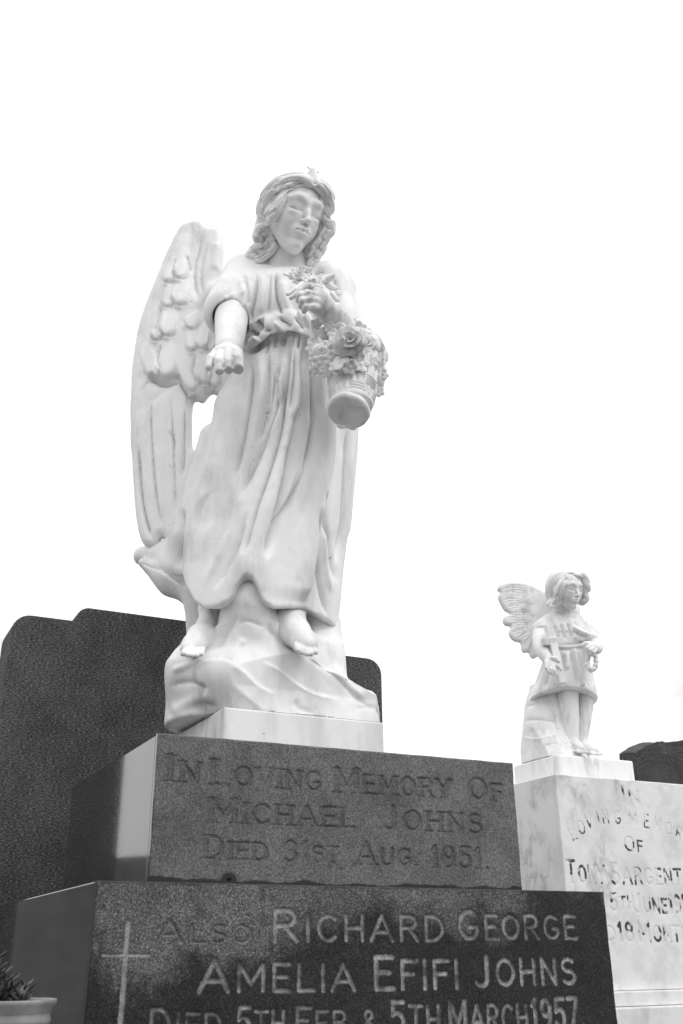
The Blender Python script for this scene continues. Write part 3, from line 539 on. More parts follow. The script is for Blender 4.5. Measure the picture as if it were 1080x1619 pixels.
# hem: two lobes over the feet, cut high under the central fold, hollow inside
hq = np.array([P(x, y, 2.19) for x, y in [(270, 900), (290, 930), (305, 952), (322, 962), (345, 963), (362, 956), (370, 950), (379, 932), (386, 922), (393, 919), (400, 922), (407, 932), (414, 952), (422, 958), (432, 963), (456, 962), (482, 964), (505, 978), (535, 990)]])
def hemcut(X, Y, Z):
    h0 = np.interp(X.ravel(), hq[:, 0], hq[:, 2])[:, None, None]; r = np.sqrt(((X-P(395, 950, 2.36)[0])/.150)**2+((Y-2.36)/.185)**2)
    return (h0+.33*np.clip(Y-2.19, 0, .15)-.22*np.clip((Y-2.385)/.05, 0, 1)).astype(np.float32)-Z
v.put(hemcut, [v.lo[0], 2.0, 1.3], [P(560, 500, 2.5)[0]+.1, 2.75, 1.75], .012, 'i')
V, Q = v.mesh()
big = [('s', [(304, 893), (307, 840), (323, 768), (336, 689), (364, 591)], 26, 19), ('r', [(299, 885), (304, 840), (319, 770), (333, 695), (354, 625)], 6, -15),
 ('r', [(449, 530), (438, 590), (436, 645), (414, 701), (396, 745), (372, 800)], 6, -13), ('r', [(457, 528), (450, 626), (446, 676), (427, 739), (404, 800), (380, 880)], (6, 8), -17, .1), ('r', [(480, 540), (479, 626), (462, 676), (449, 752), (433, 830), (420, 885)], (6, 8), -17, .1),
 ('r', [(467, 552), (465, 620), (455, 680), (439, 750), (418, 820), (398, 885)], (9, 16), 15, .3), ('r', [(466, 550), (466, 594), (456, 660)], 3.5, -8), ('r', [(472, 545), (474, 600), (462, 670)], 4, 5), ('r', [(442, 545), (443, 610), (440, 650), (424, 710)], 6, 7),
 ('r', [(494, 545), (497, 620), (492, 690), (476, 760)], 7, -9), ('r', [(507, 560), (510, 640), (508, 720), (498, 800)], 9, 7, .5), ('r', [(480, 717), (462, 752), (447, 800), (440, 850)], 6, 8, .5), ('r', [(486, 735), (470, 765), (452, 800), (428, 850), (422, 890)], 7, -9, .5),
 ('s', [(518, 640), (519, 720), (510, 783), (492, 870), (478, 955)], 24, 14, .08), ('r', [(502, 800), (501, 878), (510, 941), (518, 978)], 3.5, -10), ('r', [(508, 777), (520, 860), (534, 925)], 3.5, -10), ('r', [(551, 660), (545, 752), (538, 846), (529, 900)], 5, -7),
 ('r', [(540, 700), (534, 800), (528, 860)], 5, 5), ('r', [(512, 830), (514, 890), (524, 940)], 4, 6), ('s', [(310, 880), (320, 820), (333, 791), (352, 774)], 18, -9, .5), ('r', [(378, 800), (352, 872), (318, 935)], 7, 8, .5), ('r', [(390, 805), (368, 870), (338, 935)], 8, -8, .5),
 ('r', [(378, 565), (366, 640), (350, 720), (338, 780)], 15, 7), ('r', [(398, 560), (396, 620), (384, 700), (366, 770)], 7, -7), ('r', [(411, 552), (412, 620), (400, 690), (384, 760)], 8, 7), ('r', [(424, 548), (424, 600), (420, 650), (404, 710)], 5, -10),
 ('s', [(300, 930), (272, 915), (250, 900), (222, 890)], 7, -10), ('r', [(290, 800), (284, 850), (282, 900)], 6, -7)]
big += [('r', st[1], 2.3, -6.5, .25) for st in big if st[0] == 'r' and st[3] < -6.5]
V = relief(V, Q, big, .05, 1.45)
fine = [('r', [(430, 585), (437, 603), (428, 640), (420, 680)], 3, -5), ('r', [(436, 590), (444, 608), (442, 640)], 3, 5), ('r', [(343, 815), (330, 840), (322, 880)], 6, 4, .5), ('r', [(500, 740), (485, 790), (468, 850)], 6, -4, .5), ('r', [(462, 660), (455, 690), (447, 715)], 3, 4),
 # bodice: gathers and the rolled blouse
 ('r', [(404, 424), (404, 460), (397, 500), (392, 530)], 4, -10.5), ('r', [(394, 430), (388, 470), (384, 500)], 5, 7.5), ('r', [(416, 430), (414, 470), (412, 500)], 5, 7.5), ('r', [(436, 428), (438, 470), (448, 500)], 3.5, -12.0),
 ('r', [(428, 430), (426, 470), (422, 500)], 4, -4.5), ('r', [(446, 440), (450, 470), (462, 500)], 6, 6.0), ('r', [(398, 505), (408, 510), (420, 522), (434, 524)], 4, -13.5), ('r', [(392, 520), (400, 527), (412, 532)], 3.5, -12.0),
 ('r', [(440, 500), (452, 510), (462, 520)], 4, -13.5), ('r', [(432, 510), (446, 517), (456, 523)], 3, 9.0), ('r', [(466, 500), (476, 512), (480, 524)], 4, -12.0), ('r', [(474, 496), (486, 504), (492, 518)], 4, 9.0),
 ('s', [(500, 536), (480, 527), (455, 521), (430, 526), (412, 540), (392, 556)], 8, 8, .05), ('r', [(390, 560), (412, 545), (432, 532), (458, 527), (482, 531)], 4, -16.5), ('r', [(396, 548), (404, 540), (412, 534)], 3, 9.0),
 # girdle gathers
 ('r', [(450, 528), (448, 548)], 2.5, -6), ('r', [(462, 528), (461, 550)], 2.5, -7), ('r', [(474, 530), (473, 552)], 2.5, -6), ('r', [(438, 532), (434, 550)], 2.5, -5), ('r', [(425, 536), (421, 560)], 2.5, -5),
 # sleeve folds
 ('s', [(335, 498), (352, 486), (368, 480), (383, 486), (392, 500)], 6, 5), ('r', [(386, 430), (392, 460), (392, 485)], 4, -7), ('r', [(380, 440), (384, 470)], 4, 4), ('r', [(355, 470), (372, 455), (382, 440)], 5, -3), ('r', [(345, 487), (360, 470), (372, 462)], 4, 3),
 # shoulder puff on the right
 ('r', [(496, 434), (505, 428), (514, 430)], 3.5, -8), ('r', [(528, 440), (534, 460), (536, 480)], 3.5, -6), ('r', [(500, 440), (515, 452), (530, 470)], 5, 4),
 # neckline trim
 ('s', [(487, 431), (462, 419), (435, 411), (404, 410)], 3, -5, .05), ('r', [(488, 436), (462, 424), (435, 416), (402, 415)], 2, -2.5, .05)]
fine += [('b', (x, y), (2.2, 2.2), 3.2, 0) for x, y in [(412+i*5.2, 409.5+i*1.0+i*i*.07) for i in range(15)]]
fine += [('r', st[1], 1.5, -3.2, .25) for st in fine if st[0] == 'r' and st[3] < -4]
V = relief(V, Q, fine, .05, 1.45); V = V+vnormals(V, Q)*(noise3(V, 26, 3, 4)*.0009+noise3(V, 110, 13, 3)*.00035)[:, None]
robe = sobj('robe', (V, Q), M_ST, ang)
# ---- head, neck, arms, feet: one body
HR = RotHead(35, 25, 0); HH = .230; HC_ = P(486, 333, 2.205)-HR@(np.array([0, .38, .02])*HH)
v = Vol([P(322, 575, 2.06)[0]-.07, 1.985, 1.31], [P(568, 545, 2.24)[0]+.07, 2.49, HC_[2]+.14], .0024); head(v, HC_, HR, HH)
v.cone(HC_+HR@(np.array([0, -.22, -.20])*HH), P(453, 416, 2.35), .046, .055, .010); v.cone(P(436, 436, 2.37), P(474, 442, 2.36), .045, .045, .04)
tor, pel = P(448, 440, 2.38), P(436, 640, 2.38)          # trunk, shoulders and legs run on inside the robe
v.cone(P(455, 420, 2.36), tor, .06, .075, .02); v.cone(tor, pel, .075, .085, .02); v.cone(P(378, 455, 2.35), P(540, 470, 2.36), .03, .03, .02); v.cone(pel, P(345, 930, 2.33), .06, .035, .02); v.cone(pel, P(458, 930, 2.33), .06, .035, .02)
# her right arm, fingers broken off
ARM = [((371, 470, 2.31), 28), ((366, 505, 2.24), 26), ((364, 530, 2.17), 23), ((362, 551, 2.12), 21)]
tubes(v, [([a for a, r in ARM], [r for a, r in ARM])], .004)
v.ell(P(359, 562, 2.085), (.042, .030, .028), .022)
fingers(v, [([(342, 560, 2.075), (333, 567, 2.055), (331, 580, 2.05)], (7.5, 7, 6.5)), ([(348, 560, 2.06), (346, 572, 2.04), (347, 586, 2.04)], (8, 8, 7.5)), ([(360, 558, 2.055), (361, 573, 2.035), (362, 590, 2.035)], (8, 7.5, 7)),
            ([(372, 556, 2.055), (376, 568, 2.035), (377, 590, 2.035)], (8.5, 9, 9))], .006)
v.half(P(331, 575, 2.05), (-.15, .0, -1), 0) if False else None
cut = P(362, 583, 2.03); cn = np.array([.10, -.45, -1.]); cn /= np.linalg.norm(cn); cb = P(355, 560, 2.05)
v.put(lambda X, Y, Z: -((X-cut[0])*cn[0]+(Y-cut[1])*cn[1]+(Z-cut[2])*cn[2]), cb-.075, cb+.075, .002, 's')
# her left arm and hand holding a spray to the chest
ARM = [((540, 470, 2.36), 22), ((556, 520, 2.30), 24), ((562, 552, 2.24), 27), ((550, 535, 2.17), 26), ((533, 508, 2.12), 21), ((516, 489, 2.09), 17), ((505, 480, 2.08), 15)]
tubes(v, [([a for a, r in ARM], [r for a, r in ARM])], .004); v.ell(P(498, 472, 2.075), (.036, .024, .032), .02)
fingers(v, [([(500, 460, 2.07), (488, 452, 2.05), (474, 460, 2.04), (460, 471, 2.04)], (6.5, 5.5, 4.8, 3.6)), ([(492, 456, 2.09), (478, 450, 2.08), (466, 458, 2.06), (455, 465, 2.05)], (5, 5, 4.2, 3.2)),
            ([(500, 468, 2.06), (486, 463, 2.035), (475, 466, 2.03), (472, 475, 2.045)], (7, 6, 5.8, 5)), ([(502, 477, 2.06), (490, 472, 2.035), (478, 475, 2.03), (476, 484, 2.045)], (7, 6, 5.8, 5)),
            ([(504, 486, 2.07), (494, 483, 2.045), (484, 485, 2.035), (481, 492, 2.05)], (6.5, 5.5, 5.2, 4.6))], .003)
def foot(v, leg, mid, toes, rt_=5.5, n=5, spread=(5, 0)):
    v.chain([P(*a) for a, r in leg], [1.1*r*px(*a) for a, r in leg], .012); v.chain([P(*a) for a, r in mid], [1.3*r*px(*a) for a, r in mid], .015)
    for i, (a, r) in enumerate(toes): v.chain([P(*a[0]), P(*a[1])], [r*px(*a[0]), r*.85*px(*a[1])], .003)
foot(v, [((340, 930, 2.32), 21), ((337, 962, 2.31), 20), ((333, 985, 2.30), 16), ((330, 1003, 2.30), 17)], [((330, 998, 2.30), 17), ((318, 1008, 2.25), 16), ((306, 1020, 2.21), 13), ((298, 1026, 2.19), 10)],
     [(((300, 1024, 2.185), (290, 1033, 2.165)), 6.), (((304, 1026, 2.175), (297, 1035, 2.155)), 5), (((309, 1027, 2.17), (304, 1036, 2.152)), 4.8), (((315, 1027, 2.17), (311, 1036, 2.152)), 4.6), (((321, 1026, 2.175), (319, 1034, 2.16)), 4.4)])
foot(v, [((458, 930, 2.32), 26), ((456, 962, 2.31), 25), ((457, 985, 2.28), 22), ((452, 993, 2.31), 21)], [((457, 985, 2.27), 20), ((468, 1000, 2.235), 17), ((481, 1014, 2.205), 14), ((488, 1020, 2.19), 11)],
     [(((490, 1020, 2.195), (499, 1031, 2.175)), 5.5), (((485, 1022, 2.185), (492, 1034, 2.165)), 5), (((480, 1023, 2.18), (485, 1034, 2.16)), 4.8), (((474, 1022, 2.18), (478, 1032, 2.162)), 4.6), (((468, 1019, 2.185), (471, 1028, 2.165)), 4.4)])
V, Q = v.mesh()
V = relief(V, Q, [('r', [(446, 372), (452, 385), (466, 394)], 2.5, -1.2), ('r', [(338, 566), (338, 580)], 2, -3), ('r', [(354, 564), (354, 584)], 2, -4), ('r', [(368, 560), (369, 584)], 2.2, -5), ('r', [(345, 556), (360, 552), (376, 556)], 5, -1.5),
 ('r', [(492, 456), (482, 459), (474, 464)], 1.6, -3), ('r', [(500, 472), (488, 467), (477, 471)], 1.5, -2.5), ('r', [(502, 481), (492, 478), (481, 481)], 1.5, -2.5)], .0)
body = sobj('body', (V, Q), M_ST, ang)
# ---- hair
v = bbox_vol([HC_, P(395, 405, 2.3), P(515, 415, 2.3)], .17, .0024)
Th = lambda x, y, z: HC_+HR@(np.array([x, y, z])*HH)
v.ell(Th(0, -.15, .15), np.array([.345, .42, .345])*HH, 0, 'u', HR); v.ell(Th(0, -.30, -.12), np.array([.32, .26, .36])*HH, .05, 'u', HR)
v.ell(Th(0, .42, -.12), np.array([.25, .37, .49])*HH, .02, 's', HR)
tubes(v, [([(497, 291, 2.185), (480, 287, 2.175), (462, 289, 2.185), (446, 297, 2.20), (434, 307, 2.22)], [6, 10, 12, 12, 9]), ([(494, 287, 2.24), (474, 283, 2.24), (452, 286, 2.26), (434, 296, 2.28), (420, 312, 2.30)], [9, 11, 11, 11, 10]), ([(500, 289, 2.24), (512, 296, 2.25), (522, 312, 2.27)], [9, 10, 9]), ([(478, 291, 2.18), (460, 297, 2.18), (446, 305, 2.20), (434, 314, 2.22)], [5, 8, 8, 7]),
          ([(470, 287, 2.21), (446, 290, 2.23), (430, 302, 2.25), (420, 314, 2.27)], [9, 10, 10, 8]), ([(448, 305, 2.21), (432, 312, 2.235), (421, 322, 2.25), (417, 336, 2.26), (424, 346, 2.26)], [8, 12, 13, 12, 8]),
          ([(455, 297, 2.19), (441, 304, 2.20), (430, 315, 2.22), (421, 330, 2.24)], [7, 10, 11, 9]), ([(445, 316, 2.205), (434, 328, 2.22), (427, 340, 2.24), (432, 350, 2.25)], [7, 10, 10, 6]), ([(455, 306, 2.19), (445, 320, 2.195), (437, 334, 2.205), (428, 347, 2.22)], [6, 9, 10, 7]), ([(436, 352, 2.26), (424, 357, 2.27), (413, 366, 2.275), (408, 380, 2.28)], [6, 9, 12, 10]),
          ([(434, 362, 2.275), (424, 372, 2.28), (411, 383, 2.29)], [6, 9, 9]), ([(430, 378, 2.285), (416, 388, 2.29), (404, 397, 2.29), (393, 409, 2.30)], [7, 10, 11, 8]), ([(434, 388, 2.29), (424, 398, 2.29), (408, 410, 2.295)], [6, 8, 8]),
          ([(498, 291, 2.185), (508, 297, 2.195), (518, 307, 2.215)], [6, 9, 9]), ([(512, 305, 2.215), (520, 318, 2.23), (521, 332, 2.245), (515, 342, 2.25)], [8, 8, 8, 6]), ([(515, 344, 2.255), (521, 352, 2.265), (520, 366, 2.275), (510, 374, 2.28)], [6, 9, 10, 7]),
          ([(516, 372, 2.28), (508, 384, 2.29), (498, 392, 2.295)], [8, 9, 7]), ([(511, 384, 2.295), (506, 396, 2.30), (494, 404, 2.305)], [7, 9, 7]), ([(502, 399, 2.305), (498, 410, 2.31), (490, 418, 2.315)], [8, 8, 6])], .004)
for nt_c in ([(408, 288, 2.27), (424, 296, 2.255), (440, 301, 2.225)], [(396, 348, 2.275), (414, 352, 2.262), (430, 352, 2.24)], [(386, 382, 2.29), (408, 380, 2.272), (426, 374, 2.262)], [(536, 346, 2.27), (520, 344, 2.25)], [(534, 380, 2.29), (516, 376, 2.265)], [(524, 402, 2.31), (506, 398, 2.285)], [(532, 308, 2.25), (520, 311, 2.225)], [(497, 276, 2.20), (498, 288, 2.175)]):
    v.chain([P(*q_) for q_ in nt_c], [.0085, .0065, .004][:len(nt_c)], .008, 's')
v.cone(P(508, 312, 2.27), P(508, 368, 2.30), .022, .022, .01); v.cone(P(452, 352, 2.31), P(440, 400, 2.36), .05, .05, .02); v.cone(P(492, 370, 2.33), P(488, 412, 2.35), .035, .03, .02)
hairV, hairQ = v.mesh(); R_ = np.random.default_rng(5)
hs = []
for c in [[(492, 292), (470, 286), (448, 292), (428, 308), (416, 330)], [(490, 299), (468, 295), (448, 306), (434, 322), (428, 340)], [(438, 290), (420, 303), (412, 322), (410, 346)], [(450, 284), (432, 292), (418, 308), (411, 330)], [(436, 296), (420, 314), (412, 335), (422, 350)], [(430, 358), (416, 364), (408, 376)], [(432, 364), (418, 372), (408, 384)],
          [(430, 376), (412, 390), (396, 402)], [(432, 384), (420, 400), (404, 408)], [(498, 292), (510, 300), (520, 316)], [(510, 308), (518, 326), (518, 342)], [(514, 346), (522, 356), (516, 374)], [(516, 374), (508, 386), (498, 394)], [(506, 392), (498, 404), (490, 414)]]:
    c = np.array(c, float); nrm = np.array([-(c[-1]-c[0])[1], (c[-1]-c[0])[0]]); nrm /= np.linalg.norm(nrm)
    for k in (-8, -5, -2, 1, 4, 7):
        off = k+R_.uniform(-1, 1); wob = R_.uniform(-1.5, 1.5, len(c)); hs.append(('r', [tuple(p+nrm*(off+w)) for p, w in zip(c, wob)], R_.uniform(1., 1.7), R_.uniform(-6.5, -3)))
for c in [[(403, 374), (418, 363), (434, 357)], [(402, 388), (416, 378), (432, 368)], [(391, 403), (408, 395), (428, 386)], [(398, 412), (414, 404), (430, 396)], [(505, 350), (516, 358), (528, 364)], [(503, 370), (513, 378), (522, 383)], [(497, 386), (507, 394), (513, 399)], [(490, 400), (500, 407), (507, 411)],
          [(507, 316), (518, 324), (528, 328)], [(508, 334), (518, 342), (526, 346)], [(408, 332), (422, 326), (438, 316)], [(410, 346), (424, 338), (438, 328)], [(420, 312), (436, 306), (452, 300)], [(436, 298), (452, 298), (470, 297)]]: hs.append(('r', c, 2.4, -9, .3))
hairV = relief(hairV, hairQ, hs, .05); sobj('hair', (hairV, hairQ), M_ST, ang)
# star on the brow
st = bbox_vol([P(495, 285, 2.2), P(494, 262, 2.2)], .03, .0014); c = P(495, 271, 2.19); st.cone(P(500, 290, 2.19), c, .013, .010, .006)
for k in range(5): a = math.radians(132+72*k); rr_ = 12*px(495, 273, 2.2)*(1.15 if k == 0 else .72); st.cone(c, c+np.array([math.cos(a)*rr_, 0, math.sin(a)*rr_]), .0085, .0025, .003)
sobj('star', st.mesh(), M_ST, ang)
# ---- wings
def wing(outline, Dfun, th, h, strokes, holes=(), extra=()):
    strokes = strokes+[('r', t_[1], 1.5, t_[3]*.6, .3) for t_ in strokes if t_[0] == 'r' and t_[3] <= -3]
    q = [P(x, y, Dfun(x, y)) for x, y in outline]; v = bbox_vol(q, .07, h); plate(v, spline(outline+[outline[0]], 4)[:-1], Dfun, th, 0, th*.95)
    for hl in holes: plate(v, hl, Dfun, th*3, .01, .003, 's')
    for e in extra: v.cone(*e)
    V, Q = v.mesh(); return relief(V, Q, strokes, .05, 1.6), Q
WL = [(305, 352), (318, 353), (330, 362), (346, 364), (353, 374), (354, 400), (356, 430), (385, 440), (395, 520), (380, 600), (352, 628), (336, 622), (322, 636), (308, 634), (304, 655), (304, 690), (306, 712), (318, 722), (304, 800), (283, 845), (266, 857), (256, 850), (247, 862), (234, 866), (222, 850), (214, 800), (210, 750), (207, 690), (207, 630), (211, 570), (220, 515), (238, 465), (258, 415), (280, 368), (292, 356)]
DW = lambda x, y: 2.47-.0002*(x-300)-.00015*(y-600)
fe = []
def feather(x, y, rx, ry, ang, amp=9):
    fe.append(('b', (x, y), (rx, ry), amp*.95, ang)); c, s_ = math.cos(ang), math.sin(ang); t = np.radians(np.linspace(8, 172, 9)); a = 1.12*rx*np.cos(t); b = ry*.86*np.sin(t)
    fe.append(('r', [(x+p*c-q*s_, y+p*s_+q*c) for p, q in zip(a, b)], 2.0, -3.2, .3))
for x, y, rx, ry, a, m in [(268, 438, 9, 16, .35, 8), (287, 428, 10, 20, .25, 10), (266, 476, 9, 14, .3, 8), (285, 470, 12, 18, .2, 11), (250, 525, 10, 18, .25, 8), (266, 518, 12, 20, .15, 11), (240, 580, 12, 24, -.35, 8), (264, 578, 15, 26, -.1, 12), (303, 510, 11, 14, .9, 8), (303, 545, 9, 15, -.05, 9), (322, 540, 10, 17, .15, 9), (335, 545, 8, 14, 0, 7), (300, 600, 14, 24, -.35, 9), (322, 590, 13, 22, -.2, 8), (340, 600, 9, 16, 0, 7), (345, 560, 9, 20, .2, 5)]: feather(x, y, rx, ry, a, m)
fe += [('s', [(236, 592), (252, 602), (266, 603), (280, 596), (286, 606), (300, 628), (312, 632)], 14, -10, .05), ('r', [(236, 596), (252, 605), (268, 606), (281, 600)], 3, -8, .1), ('r', [(282, 600), (295, 622), (306, 634)], 3, -6, .1),
 ('r', [(238, 610), (240, 700), (248, 790), (262, 850)], 3, -7), ('s', [(262, 846), (246, 790), (239, 700), (237, 612)], 12, 5), ('r', [(270, 620), (274, 700), (277, 790), (280, 820)], 3, -7), ('s', [(278, 800), (273, 700), (270, 625)], 12, 5),
 ('r', [(294, 640), (292, 700), (288, 760)], 2.5, -6), ('r', [(218, 700), (224, 790), (238, 845), (246, 860)], 3.2, -9), ('r', [(268, 680), (276, 702), (272, 712)], 2.5, -4), ('r', [(252, 700), (256, 780), (262, 820)], 6, 3), ('r', [(225, 640), (226, 720), (236, 800)], 7, 4),
 ('r', [(322, 362), (312, 400), (306, 430), (312, 480)], 9, -7), ('r', [(330, 380), (318, 420), (318, 470)], 4, -4), ('r', [(300, 365), (278, 420), (255, 480)], 12, 5), ('r', [(343, 380), (340, 430)], 7, 4),
 ('r', [(280, 410), (275, 430), (278, 445)], 2.5, -3.5), ('r', [(296, 405), (300, 430)], 2.5, -3.5), ('r', [(256, 480), (248, 510), (244, 530)], 3, -4), ('r', [(222, 600), (228, 560), (242, 520)], 5, 3), ('r', [(256, 545), (250, 570), (256, 592)], 2.5, -5),
 ('r', [(310, 560), (306, 590), (316, 615)], 2.5, -5), ('r', [(330, 570), (330, 600), (338, 615)], 2.5, -4), ('r', [(275, 610), (255, 620), (240, 640)], 4, -2)]
wv_, wq_ = wing(WL, DW, .026, .0032, fe, extra=[(P(345, 470, 2.45), P(400, 520, 2.40), .045, .05, .04)])
wv_ = wv_+vnormals(wv_, wq_)*(noise3(wv_, 30, 8, 4)*.0015)[:, None]; sobj('wing', (wv_, wq_), M_ST, ang)
WR = [(520, 440), (538, 429), (550, 432), (560, 443), (564, 462), (565, 520), (567, 600), (567, 690), (560, 780), (550, 850), (520, 850), (500, 700), (490, 560), (500, 470)]
wv_, wq_ = wing(WR, lambda x, y: 2.47, .024, .0034, [('r', [(543, 460), (548, 500), (548, 540)], 5, -4), ('r', [(556, 700), (550, 780), (542, 850)], 3, -5)])
sobj('wing', (wv_, wq_), M_ST, ang)
# ---- rock the angel stands on
v = Vol([P(255, 1100, 2.4)[0]-.03, 2.05, 1.17], [P(612, 1140, 2.4)[0]+.05, 2.72, 1.62], .0042)
Loft([(262, 606, 1150, 2.40, .20), (264, 600, 1128, 2.40, .19), (264, 575, 1100, 2.40, .18), (268, 545, 1072, 2.40, .165), (276, 528, 1050, 2.39, .145), (292, 520, 1035, 2.38, .12)]).add(v, .02)
v.cone(P(420, 1060, 2.33), P(394, 975, 2.27), .12, .062, .06); v.cone(P(394, 985, 2.26), P(394, 950, 2.225), .062, .048, .04); v.cone(P(470, 1045, 2.36), P(500, 1040, 2.38), .08, .055, .05)
v.cone(P(505, 1050, 2.42), P(508, 985, 2.42), .060, .050, .04); v.cone(P(560, 1130, 2.34), P(585, 1120, 2.36), .06, .035, .05); v.cone(P(310, 1060, 2.30), P(320, 1030, 2.30), .07, .05, .05)
v.cone(P(470, 1090, 2.27), P(580, 1125, 2.30), .06, .035, .05); v.cone(P(350, 1075, 2.22), P(450, 1095, 2.22), .06, .05, .06)
V, Q = v.mesh()
# trim to the plinth: front and right faces flush just inside, left and back may overhang a little
W3 = V@RL2W.T; W3[:, 1] = np.maximum(W3[:, 1], 2.036+.010*np.clip((W3[:, 2]-1.24)/.05, 0, 1)); W3[:, 0] = np.minimum(W3[:, 0], 1.108); W3[:, 2] = np.maximum(W3[:, 2], 1.2365); V = W3@RL2W
V = relief(V, Q, [('s', [(300, 1062), (330, 1050), (352, 1048), (380, 1062), (410, 1090), (440, 1100)], 16, 12), ('s', [(410, 1045), (440, 1062), (470, 1085), (500, 1100), (540, 1108)], 14, 9), ('r', [(345, 1030), (350, 1010), (368, 985), (372, 965)], 7, -12),
 ('r', [(425, 975), (430, 1000), (470, 1025), (500, 1042)], 7, -10), ('r', [(270, 1062), (300, 1052), (340, 1045)], 4, 7), ('r', [(268, 1085), (300, 1080), (330, 1095)], 7, -8), ('r', [(270, 1130), (300, 1110), (340, 1100)], 9, 6),
 ('s', [(390, 1010), (372, 1030), (360, 1050)], 12, 8), ('r', [(480, 1035), (520, 1060), (560, 1100), (590, 1120)], 6, -8), ('r', [(520, 1050), (550, 1085), (580, 1105)], 8, 7), ('r', [(465, 1105), (475, 1120), (500, 1128)], 6, -6), ('r', [(318, 1078), (322, 1110), (345, 1118)], 6, -7),
 ('r', [(375, 990), (390, 982), (420, 992)], 4, -5), ('r', [(560, 1120), (590, 1118), (602, 1130)], 4, -4)], .05)
V = V+vnormals(V, Q)*((noise3(V, 20, 11, 4)*.0045))[:, None]
sobj('rock_base', (V, Q), M_ST, ang)
# ---- flower basket
def ring_frame(a, b): w = b-a; w /= np.linalg.norm(w); u = np.cross(w, [0, 0, 1.]); u /= np.linalg.norm(u); return np.stack([u, np.cross(w, u), w], 1)
BT, BB = P(562, 556, 2.17), P(556, 640, 2.13); bk = BT-BB; bl = np.linalg.norm(bk); FR = ring_frame(BB, BT)
v = bbox_vol([BT, BB, P(552, 655, 2.12)], .11, .0022)
pxs = px(556, 600, 2.15)
v.cone(BB, BT, 33*pxs, 49*pxs, 0); v.half(BT+FR[:, 2]*.012, FR[:, 2], .004); v.half(BB-FR[:, 2]*.004, -FR[:, 2], .004)
FB = P(551, 650, 2.115); v.cone(BB, FB-(FB-BB)*.2, 27*pxs, 24*pxs, .01)
Fr = ring_frame(FB, FB+np.array([.012, .02, .045])); v.ell(FB, (34*pxs, 33*pxs, .020), .008, 'u', Fr)
v.half(FB-Fr[:, 2]*.010, -Fr[:, 2], .003)
V, Q = v.mesh(); q = (V-BB)@FR; th = np.arctan2(q[:, 1], q[:, 0]); hh = q[:, 2]; nb = 9; u_ = th/(2*np.pi)*nb; row = np.floor(hh/.03); chk = ((np.floor(u_)+row) % 2 == 0)
wvv = np.where(chk, np.abs(np.sin(hh*2*np.pi/.0155)), np.abs(np.sin(u_*np.pi*2.5))); onb = np.clip((hh-.004)/.006, 0, 1)*np.clip((bl+.004-hh)/.01, 0, 1)
N = vnormals(V, Q); V = V+N*((wvv-.5)*.0045*onb)[:, None]; foot_z = np.clip((-hh)/.01, 0, 1); ql = (V-FB)@Fr; ths = np.arctan2(ql[:, 1], ql[:, 0]); V = V+N*(foot_z*noise3(V, 60, 2)*.0035)[:, None]
bas = sobj('flower_basket', (V, Q), M_ST, ang)
v = bbox_vol([BT, P(510, 560, 2.14), P(604, 590, 2.2), P(480, 440, 2.17)], .09, .003)
for a, b_, ra, rb in [((512, 558, 2.15), (590, 562, 2.20), 16, 22), ((535, 530, 2.16), (585, 540, 2.20), 16, 18), ((596, 570, 2.20), (596, 615, 2.19), 10, 8), ((505, 520, 2.17), (512, 575, 2.15), 12, 9)]: v.cone(P(*a), P(*b_), ra*px(*a), rb*px(*b_), .02)
V, Q = v.mesh(); V = V+vnormals(V, Q)*((noise3(V, 75, 31, 4)*.0065))[:, None]; fol = sobj('foliage', (V, Q), M_ST, ang); fol.parent = bas
def lump(fn, c, ext, h=.0019): v = Vol(np.array(c)-ext, np.array(c)+ext, h); fn(v); return v.mesh()
def rose(u, vv, D, r, seed):      # spiral petals cut into a ball
    c = P(u, vv, D); R = r*px(u, vv, D); V, Q = lump(lambda v: v.ell(c, (R, R*.85, R*.92)), c, R*1.35, max(.0016, R/22)); ax = np.array([.05, -.86, -.5+.25*math.sin(seed)]); ax /= np.linalg.norm(ax); fr = ring_frame(c, c+ax)
    q = (V-c)@fr/R; rho = np.hypot(q[:, 0], q[:, 1]); th = np.arctan2(q[:, 1], q[:, 0]); front = np.clip(q[:, 2]*2+.6, 0, 1); ph = rho**.8*3.6-th/(2*np.pi)+.16*np.sin(3*th+seed)+.10*np.sin(5*th); fr_ = ph-np.floor(ph)
    dsp = (fr_**1.5-.55)*.20*R*front; dsp -= .14*R*np.exp(-(rho/.14)**2)*front; return V+vnormals(V, Q)*(dsp+noise3(V, 55, seed+3, 3)*.10*R)[:, None], Q
def blossom(u, vv, D, r, seed):
    c = P(u, vv, D); R = r*px(u, vv, D); g = np.random.default_rng(seed); t0 = g.random()*6; til = g.normal(size=3)*.25; ax = np.array([til[0], -.9, -.35+til[1]]); fr = ring_frame(c, c+ax/np.linalg.norm(ax))
    def fn(v):
        for k in range(5):
            a = t0+k*2*np.pi/5; p = c+fr@np.array([math.cos(a)*R*.55, math.sin(a)*R*.55, R*.05]); rad = fr@np.array([math.cos(a), math.sin(a), .35]); rad /= np.linalg.norm(rad); tn = fr@np.array([-math.sin(a), math.cos(a), 0]); v.ell(p, (R*.5, R*.42, R*.20), .002, 'u', np.stack([rad, tn, np.cross(rad, tn)], 1))
        v.ell(c-fr[:, 2]*R*.2, (R*.5,)*3, .003); v.ell(c+fr[:, 2]*R*.32, (R*.20,)*3, .002, 's'); v.ell(c+fr[:, 2]*R*.20, (R*.16,)*3, .001)
    return lump(fn, c, R*1.4, max(.0015, R/20))
